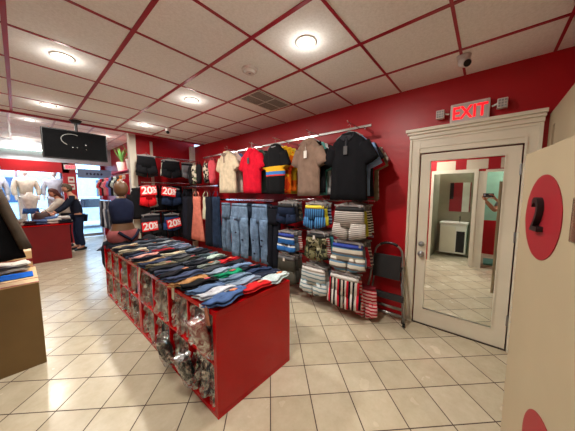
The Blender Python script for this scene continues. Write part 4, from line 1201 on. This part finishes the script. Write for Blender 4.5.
obj('torso', b, wc, t_)
b = NB(); loft(b, [((0, 0, .98), (.16, 0, 0), (0, .13, 0)), ((0, 0, 1.12), (.14, 0, 0), (0, .11, 0))], 24, True, .2, 2); obj('jeans_waist', b, denim((60, 100, 160)), t_)
b = NB(); cyl(b, (0, 0, 0), (0, 0, .02), .16, n=24); cyl(b, (0, 0, .02), (0, 0, 1.0), .015); obj('stand', b, M_STEEL, t_)

# brown bust on the far end of the shelf
t_ = thing('bust_mannequin', 'brown faceless bust mannequin in navy top with mauve briefs on the far shelf end', 'mannequin', (.97, 4.02, SZ + .03), R(20))
def lf(b, L_): loft(b, [((0, y_, z_), (a_, 0, 0), (0, c_, 0)) for z_, y_, a_, c_ in L_], 26, True)
b = NB(); lf(b, [(.0, 0, .15, .11), (.10, 0, .19, .14), (.20, 0, .165, .12), (.32, 0, .125, .095), (.42, 0, .14, .11), (.54, 0, .165, .105), (.60, 0, .15, .08), (.645, 0, .06, .055), (.69, 0, .055, .052)]); obj('torso', b, M_MANB, t_)
b = NB(); ball(b, (0, -.01, .80), .10, (.86, 1, 1.15), 24, 16); obj('mannequin_head', b, M_MANB, t_, True)
b = NB(); lf(b, [(.30, 0, .135, .105), (.38, 0, .145, .12), (.44, 0, .155, .125), (.54, 0, .17, .115), (.605, 0, .155, .095), (.66, 0, .06, .06)]); obj('navy_top', b, cloth((28, 34, 56)), t_)
b = NB(); lf(b, [(.0, 0, .17, .13), (.05, 0, .20, .15), (.12, 0, .215, .165), (.20, 0, .18, .135)])
obj('briefs', b, cloth((128, 70, 70)), t_)
b = NB(); tube(b, [(-.15, -.13, .19), (-.08, -.165, .12), (0, -.17, .06), (.08, -.165, .12), (.15, -.13, .19)], .02, 8); obj('navy_trim', b, cloth((24, 28, 44)), t_, True)
t_ = thing('draped_jacket', 'dark jacket with a grey sleeve draped over the far end of the red shelf', 'jacket', (.93, 4.22, SZ))
b = NB(); loft(b, [((.08, .02, .07), (.14, 0, 0), (0, .05, 0)), ((-.02, .05, .04), (.14, 0, 0), (0, .06, 0)), ((-.10, .07, -.08), (.09, 0, 0), (0, .06, 0)), ((-.12, .08, -.28), (.06, 0, 0), (0, .05, 0)), ((-.10, .09, -.42), (.035, 0, 0), (0, .03, 0))], 20, True, .3, 2)
obj('jacket_body', b, cloth((34, 38, 48)), t_)
b = NB(); loft(b, [((-.02, .06, .03), (.05, 0, 0), (0, .05, 0)), ((-.14, .10, -.04), (.05, 0, 0), (0, .045, 0)), ((-.2, .12, -.09), (.035, 0, 0), (0, .035, 0))], 14, True, .3, 1); obj('sleeve', b, cloth((96, 104, 116)), t_)
random.seed(9)
for k, (x, y, c, cn) in enumerate(((.84, 4.0, (26, 26, 30), 'black'), (.92, 3.93, (40, 34, 34), 'dark brown'), (1.3, 4.02, (34, 34, 38), 'charcoal'))):
    g = thing('crumpled_top', f'{cn} crumpled top lying by the bust mannequin on the shelf', 'clothes', (x, y, SZ + .06), 0, 'crumpled clothes by the bust')
    b = NB(); ball(b, (0, 0, 0), .1, (1, .7, .45), 20, 12); jitter(b, .035, 14, k); obj('crumpled_cloth', b, cloth(c), g, True)

# ------------------------------------------------------------------ gold display stand, jackets above it
st_ = thing('display_stand', 'gold brown two-step display stand with red edge stripes', 'display stand', (-.55, 3.25, 0))
b = NB(); bbx(b, (-.65, -.35, 0), (.615, .33, .735), .004); obj('lower_step', b, M_GOLD, st_)
b = NB(); bbx(b, (-.65, -.35, .735), (.615, .33, .745), .002); obj('top_board', b, M_TAN, st_)
b = NB(); bbx(b, (-.65, .33, 0), (.60, .75, .91), .004); obj('upper_step', b, M_TAN, st_)
for (y0, y1, z) in ((-.352, -.335, .7455), (-.20, -.19, .7455), (.31, .33, .7455)):
    b = NB(); bx(b, (-.65, y0, z), (.615, y1, z + .002)); obj('red_stripe', b, M_CIRC, st_)
b = NB(); bx(b, (-.65, .322, .80), (.602, .3295, .83)); obj('red_stripe', b, M_CIRC, st_)
g = thing('folded_cloth', 'bright blue folded cloth on the gold stand', 'clothes', (-.36, 3.22, .748))
b = NB(); bbx(b, (-.35, -.10, 0), (.40, .10, .006), .002); jitter(b, .002, 9, 1); obj('cloth_sheet', b, cloth((20, 92, 190)), g)
for k, (c, cn) in enumerate((((190, 184, 170), 'cream'), ((120, 112, 104), 'grey'), ((206, 200, 190), 'white'))):
    g = thing('folded_shirt', f'{cn} folded shirt, {("lowest", "middle", "topmost")[k]} of the pile on the gold stand', 'clothes', (-.30 + .01 * k, 3.44, .762 + .024 * k), R(3 * k - 2), 'folded shirts on the gold stand')
    obj('shirt_fold', folded_bm(.62, .19, .022, k * 2.0), cloth(c), g)
# rail above with jackets
rk = thing('jacket_rack', 'chrome rack holding the dark jackets over the gold stand', 'rack', (-.5, 3.1, 0))
b = NB(); cyl(b, (-.9, 0, 1.72), (.42, 0, 1.72), .013); obj('rail_bar', b, M_CHROME, rk)
b = NB(); cyl(b, (-.88, 0, .747), (-.88, 0, 1.72), .013); obj('post', b, M_CHROME, rk)
def jacket(x, y, m, lapm, label, wd=.24, L=.66):
    t_ = thing('jacket', label, 'jacket', (x, y, 1.66), 0, 'dark jackets over the gold stand')
    b = NB()
    secs = [((0, 0, 0), (.07, 0, 0), (0, .05, 0)), ((0, 0, -.05), (wd * .62, 0, 0), (0, .07, 0)), ((0, 0, -.12), (wd * .8, 0, 0), (0, .08, 0))]
    for k in range(1, 8): secs.append(((0, 0, -.12 - (L - .12) * k / 7), (wd * (.8 + .42 * k / 7), 0, 0), (0, .08, 0)))
    loft(b, secs, 28, True, .3, x * 9 + y, 4, pw=.85); obj('jacket_body', b, m, t_)
    for s in (-1, 1):
        b = NB(); secs = [((s * wd * (.72 + .46 * k / 6), -.03, -.12 - .5 * k / 6), (.038, 0, 0), (0, .055, 0)) for k in range(7)]
        loft(b, secs, 16, True, .2, s, 3); obj('sleeve', b, lapm, t_)
    b = NB(); tube(b, [(.05, -.05, 0), (.07, -.09, -.12), (.03, -.10, -.3), (.03, -.10, -L + .03)], .014, 8); obj('front_edge', b, lapm, t_, True)
    return t_
jacket(-.33, 2.98, cloth((14, 14, 16)), cloth((78, 68, 58)), 'black jacket with taupe sleeves nearest over the gold stand', .29, .70)
jacket(-.30, 3.16, cloth((58, 48, 40)), cloth((74, 62, 50)), 'brown jacket hanging behind the black jacket', .245)
jacket(-.36, 3.32, cloth((26, 26, 28)), cloth((30, 30, 32)), 'black jacket farthest back over the gold stand', .23)

# ------------------------------------------------------------------ far red counter with piles of clothes
ct = thing('counter', 'dark red counter piled with clothes near the display window', 'counter', (-.3, 7.75, 0))
b = NB(); bbx(b, (-1.6, -.45, 0), (1.03, .45, .80), .006); obj('counter_body', b, M_DARKRED, ct)
b = NB(); bbx(b, (-1.62, -.47, .80), (1.05, .47, .825), .004); obj('counter_top', b, M_LAM, ct)
random.seed(3)
pc = [((30, 34, 44), 'dark'), ((70, 90, 130), 'blue'), ((150, 140, 130), 'beige'), ((40, 130, 100), 'green'), ((190, 186, 180), 'white'), ((60, 40, 44), 'maroon'), ((110, 112, 118), 'grey')]
for k in range(16):
    cx_ = -.72 + (k % 8) * .185; cy_ = 7.46 + (k // 8) * .26
    c, cn = pc[(k * 3 + k // 8) % 7]
    h_ = .0
    g = thing('folded_clothes', f'{cn} folded clothes on the far counter, {ordn[7 - k % 8]} from its corner, {"front" if k < 8 else "back"} row', 'clothes', (cx_ + .1, cy_, .827), random.uniform(-.3, .3), 'clothes on the far counter')
    obj('cloth_fold', folded_bm(.26, .21, .07 + .08 * random.random(), k), cloth(c), g)
for (x, y, lab) in ((.34, 8.02, 'brown handbag standing on the far counter'),):
    g = thing('handbag', lab, 'bag', (x, y, .827))
    b = NB(); loft(b, [((0, 0, 0), (.15, 0, 0), (0, .07, 0)), ((0, 0, .1), (.16, 0, 0), (0, .075, 0)), ((0, 0, .2), (.13, 0, 0), (0, .05, 0)), ((0, 0, .24), (.09, 0, 0), (0, .02, 0))], 22); obj('bag_body', b, plain('brown_leather', (58, 30, 24), .5), g)
    b = NB(); tube(b, [(-.08, 0, .22), (-.06, 0, .30), (0, 0, .33), (.06, 0, .30), (.08, 0, .22)], .007); obj('bag_handle', b, plain('brown_leather', (58, 30, 24), .5), g)
# bright strip light above the display window
g = thing('strip_light', 'long pale green-white strip light above the display window', 'light', (-1.0, 9.45, 2.72))
b = NB(); bbx(b, (-1.4, -.03, 0), (1.95, .05, .05), .004); obj('fixture', b, M_WHITE, g)
b = NB(); cyl(b, (-1.35, 0, -.02), (1.9, 0, -.02), .02, n=12); obj('tube_lamp', b, emit((214, 240, 226), 5, 'lit_tube'), g)
g = thing('window_spotlights', 'pale strip lamp inside the display window lighting the mannequins', 'light', (-.3, 9.75, 2.35))
b = NB(); bx(b, (-.9, -.03, 0), (1.1, .03, .03)); obj('fixture', b, M_WHITE, g)
L = bpy.data.lights.new('lamp', 'AREA'); L.shape = 'RECTANGLE'; L.size = 1.8; L.size_y = .06; L.energy = 30; L.color = (.85, .93, 1)
lo = link(bpy.data.objects.new('lamp', L), g); lo.location = (.1, 0, -.01)
# exit sign far, notices
g = thing('exit_sign', 'small red lit exit sign beside the shop door', 'sign', (1.08, 9.53, 2.30))
b = NB(); bbx(b, (-.14, -.02, -.07), (.14, .015, .07), .004); obj('sign_housing', b, plain('white_plastic', (216, 210, 204), 0.45), g)
text('exit_letters', 'EXIT', .12, emit((255, 60, 90), 1.6), g, Matrix(((1, 0, 0, 0), (0, 0, -1, -.022), (0, 1, 0, 0), (0, 0, 0, 1))), .001, bold=.004, sx=.9)
for z, lb in ((1.93, 'upper white notice sheet on the red wall beside the shop door'), (1.72, 'lower white notice sheet on the red wall beside the shop door')):
    g = thing('notice_sheet', lb, 'notice', (1.08, 9.545, z), 0, 'notices beside the shop door')
    b = NB(); bx(b, (-.07, -.004, -.085), (.07, 0, .085)); obj('paper_sheet', b, M_WHITE, g)
    b = NB(); bx(b, (-.045, -.0055, -.03), (.045, -.004, .03)); obj('printed_block', b, plain('red_print', (170, 50, 60), .6), g)
# banner above the shop door
g = thing('door_banner', 'pale blue sign panel with dark letter shapes above the shop door', 'sign', (1.62, 9.6, 2.14))
b = NB(); bbx(b, (-.38, 0, -.14), (.46, .02, .14), .003); obj('banner_board', b, plain('pale_blue_board', (120, 150, 190), .4), g)
b = NB()
for k in range(5): bbx(b, (-.18 + k * .09, -.006, -.04), (-.13 + k * .09, 0, .03), .002, (0, R(25 * (-1) ** k), 0))
obj('letter_shapes', b, plain('dark_blue', (30, 44, 80), .5), g)

# ------------------------------------------------------------------ far clothes rack past the corner post
g = thing('clothes_rack', 'tall chrome rack of small clothes against the far wall past the post', 'rack', (1.75, 7.9, 0))
b = NB(); cyl(b, (0, -1.7, 1.99), (0, 1.7, 1.99), .013); obj('upper_rail', b, M_CHROME, g)
b = NB(); cyl(b, (0, -1.7, 1.30), (0, 1.7, 1.30), .013); obj('lower_rail', b, M_CHROME, g)
for y in (-1.68, 1.68):
    b = NB(); cyl(b, (0.02, y, 0), (0.02, y, 2.0), .015); obj('upright', b, M_CHROME, g)
uc = [((190, 40, 60), 'red'), ((210, 200, 190), 'white'), ((206, 120, 50), 'orange'), ((60, 62, 66), 'dark grey'), ((170, 180, 170), 'pale green'), ((30, 30, 34), 'black'), ((90, 100, 150), 'blue'), ((206, 90, 110), 'pink'), ((200, 130, 130), 'rose'), ((60, 40, 44), 'brown')]
for k in range(12):
    c, cn = uc[k % 10]; y = 6.35 + k * .26
    tee(1.72, y, 1.95, cloth(c), f'{cn} small top, {ordn[k]} along the upper bar of the far rack', .12, .5, rz=WALLR + .5, group='tops on the far rack', name='top', sl=.12)
lc = [((70, 76, 90), 'slate'), ((200, 200, 204), 'white'), ((36, 36, 44), 'black'), ((120, 120, 124), 'grey')]
for k in range(12):
    c, cn = lc[k % 4]; y = 6.4 + k * .26
    jeans(1.72, y, 1.27, cloth(c), f'{cn} trousers, {ordn[k]} along the lower bar of the far rack', rz=WALLR + .5, wd=.10, L=.8, group='trousers on the far rack', name='hanging_trousers', cat='trousers', leg=.055, spread=.05)
# ledge with plants above
g = thing('wall_ledge', 'pink ledge carrying plants above the far clothes rack', 'shelf', (1.98, 7.4, 2.1))
b = NB(); bbx(b, (-.12, -1.2, 0), (.12, 1.2, .03), .004); obj('ledge_board', b, plain('pink_red_board', (190, 40, 70), .4), g)
for i, (y, lb) in enumerate(((6.9, 'white pot with tall green leaves on the pink ledge nearest the post'), (7.75, 'white pot with green leaves second on the pink ledge'))):
    p = thing('potted_plant', lb, 'plant', (1.95, y, 2.13), 0, 'plants on the pink ledge')
    p.scale = (1.5, 1.5, 1.5)
    b = NB(); cyl(b, (0, 0, 0), (0, 0, .16), .07, .09, 18); obj('pot', b, M_WHITE, p)
    b = NB()
    for k in range(14):
        a = k * 2.4; r2_ = .05 + .06 * (k % 3) / 2
        q = [Vector((0, 0, .15)), Vector((r2_ * math.cos(a), r2_ * math.sin(a), .30)), Vector((1.8 * r2_ * math.cos(a), 1.8 * r2_ * math.sin(a), .42))]
        s2 = Vector((-math.sin(a), math.cos(a), 0)) * .015
        vs = [b.verts.new(q[0] - s2 * .4), b.verts.new(q[0] + s2 * .4), b.verts.new(q[1] + s2), b.verts.new(q[2]), b.verts.new(q[1] - s2)]
        b.faces.new(vs)
    obj('leaves', b, plain('leaf_green', (90, 150, 70), .6), p)

# ------------------------------------------------------------------ step ladder
ld = thing('step_ladder', 'folded grey step ladder with black treads leaning by the white door casing', 'ladder', (2.78, 0.86, 0), 0, ry=R(6))
M_TUB = plain('grey_tube', (150, 150, 148), .35, .8)
b = NB()
w0, w1, hh = .235, .155, .93
arc = [(0, -w1 + .0 + .0, 0)]
pts = [(-.05, -w0, .02), (-.02, -w1 - .02, .62), (0, -w1, .80)] + [(0, -w1 * math.cos(a), .80 + .12 * math.sin(a)) for a in [R(18 * k) for k in range(1, 10)]] + [(0, w1, .80), (-.02, w1 + .02, .62), (-.05, w0, .02)]
tube(b, pts, .0125, 10); obj('front_frame', b, M_TUB, ld, True)
b = NB(); tube(b, [(.03, -w0 + .03, .02), (.03, -w1, .55), ], .010, 8); tube(b, [(.03, w0 - .03, .02), (.03, w1, .55)], .010, 8)
bx(b, (.022, -w0 + .04, .14), (.036, w0 - .04, .17)); bx(b, (.022, -w0 + .03, .06), (.036, w0 - .03, .09)); obj('rear_frame', b, M_TUB, ld, True)
b = NB(); tube(b, [(0, -w1 * math.cos(a), .80 + .12 * math.sin(a)) for a in [R(50 + 8 * k) for k in range(11)]], .017, 10); obj('hand_grip', b, M_BLACK, ld, True)
b = NB(); bbx(b, (-.045, -w1 - .0, .50), (-.015, w1 + .0, .78), .006); 
obj('platform', b, plain('ribbed_black', (30, 30, 32), .6), ld)
b = NB(); bbx(b, (-.07, -w0 + .02, .265), (-.02, w0 - .02, .335), .006); obj('lower_tread', b, plain('ribbed_black', (30, 30, 32), .6), ld)
for (x, y) in ((-.05, -w0), (-.05, w0), (.03, -w0 + .03), (.03, w0 - .03)):
    b = NB(); cyl(b, (x, y, .002), (x, y, .045), .018, .015, 12); obj('rubber_foot', b, M_BLACK, ld)
for y in (-w1 - .01, w1 + .01):
    b = NB(); bbx(b, (-.03, y - .015, .60), (.035, y + .015, .66), .004); obj('hinge_bracket', b, M_BLACK, ld)

# ------------------------------------------------------------------ washroom things shown by the door mirror
g = thing('cabinet', 'white vanity cabinet with its open bay painted dark, shown by the mirror', 'cabinet', (-.98, .56, 0))
b = NB(); bbx(b, (-.2, -.25, .08), (.18, .27, .78), .004); obj('cabinet_body', b, M_WHITE, g)
b = NB(); bbx(b, (-.22, -.27, .78), (.2, .29, .82), .004); obj('countertop', b, M_WHITE, g)
b = NB(); bx(b, (.18, -.22, .12), (.186, -.06, .62)); obj('painted_bay_shade', b, M_BLACK, g)  # flat black sheet, the shade inside the open bay painted on the front
b = NB(); bbx(b, (.18, -.04, .12), (.192, .25, .72), .003); obj('cabinet_door', b, M_CREAM, g)
b = NB(); tube(b, [(0, -.1, .82), (0, -.1, .95), (.06, -.1, .97), (.09, -.1, .93)], .009); obj('tap', b, M_BLACK, g)
g = thing('painted_wall_mirror', 'washroom mirror with painted red, white and black reflection, shown by the door mirror', 'painted_mirror', (-1.24, .52, 1.42))  # flat board standing for a wall mirror, its reflection painted in colour bands
b = NB(); bx(b, (0, -.22, -.36), (.01, .2, .36)); obj('painted_reflection', b, M_CIRC, g)
b = NB(); bx(b, (.01, .12, -.05), (.013, .2, .36)); obj('dark_reflection', b, M_BLACK, g)
b = NB(); bx(b, (.01, -.20, -.36), (.013, -.06, .36)); obj('white_reflection', b, M_WHITE, g)
b = NB(); bx(b, (-1.29, .14, 0), (-1.24, .95, H)); struct('wall_washroom_panel', b, plain('grey_beige_paint', (150, 142, 122), 0.6))
g = thing('bath_mat', 'teal mat on the floor of the mint room, shown by the mirror', 'mat', (-.75, -.3, 0))
b = NB(); bbx(b, (-.35, -.28, .0), (.3, .28, .012), .004); obj('mat_pile', b, cloth((90, 130, 120)), g)
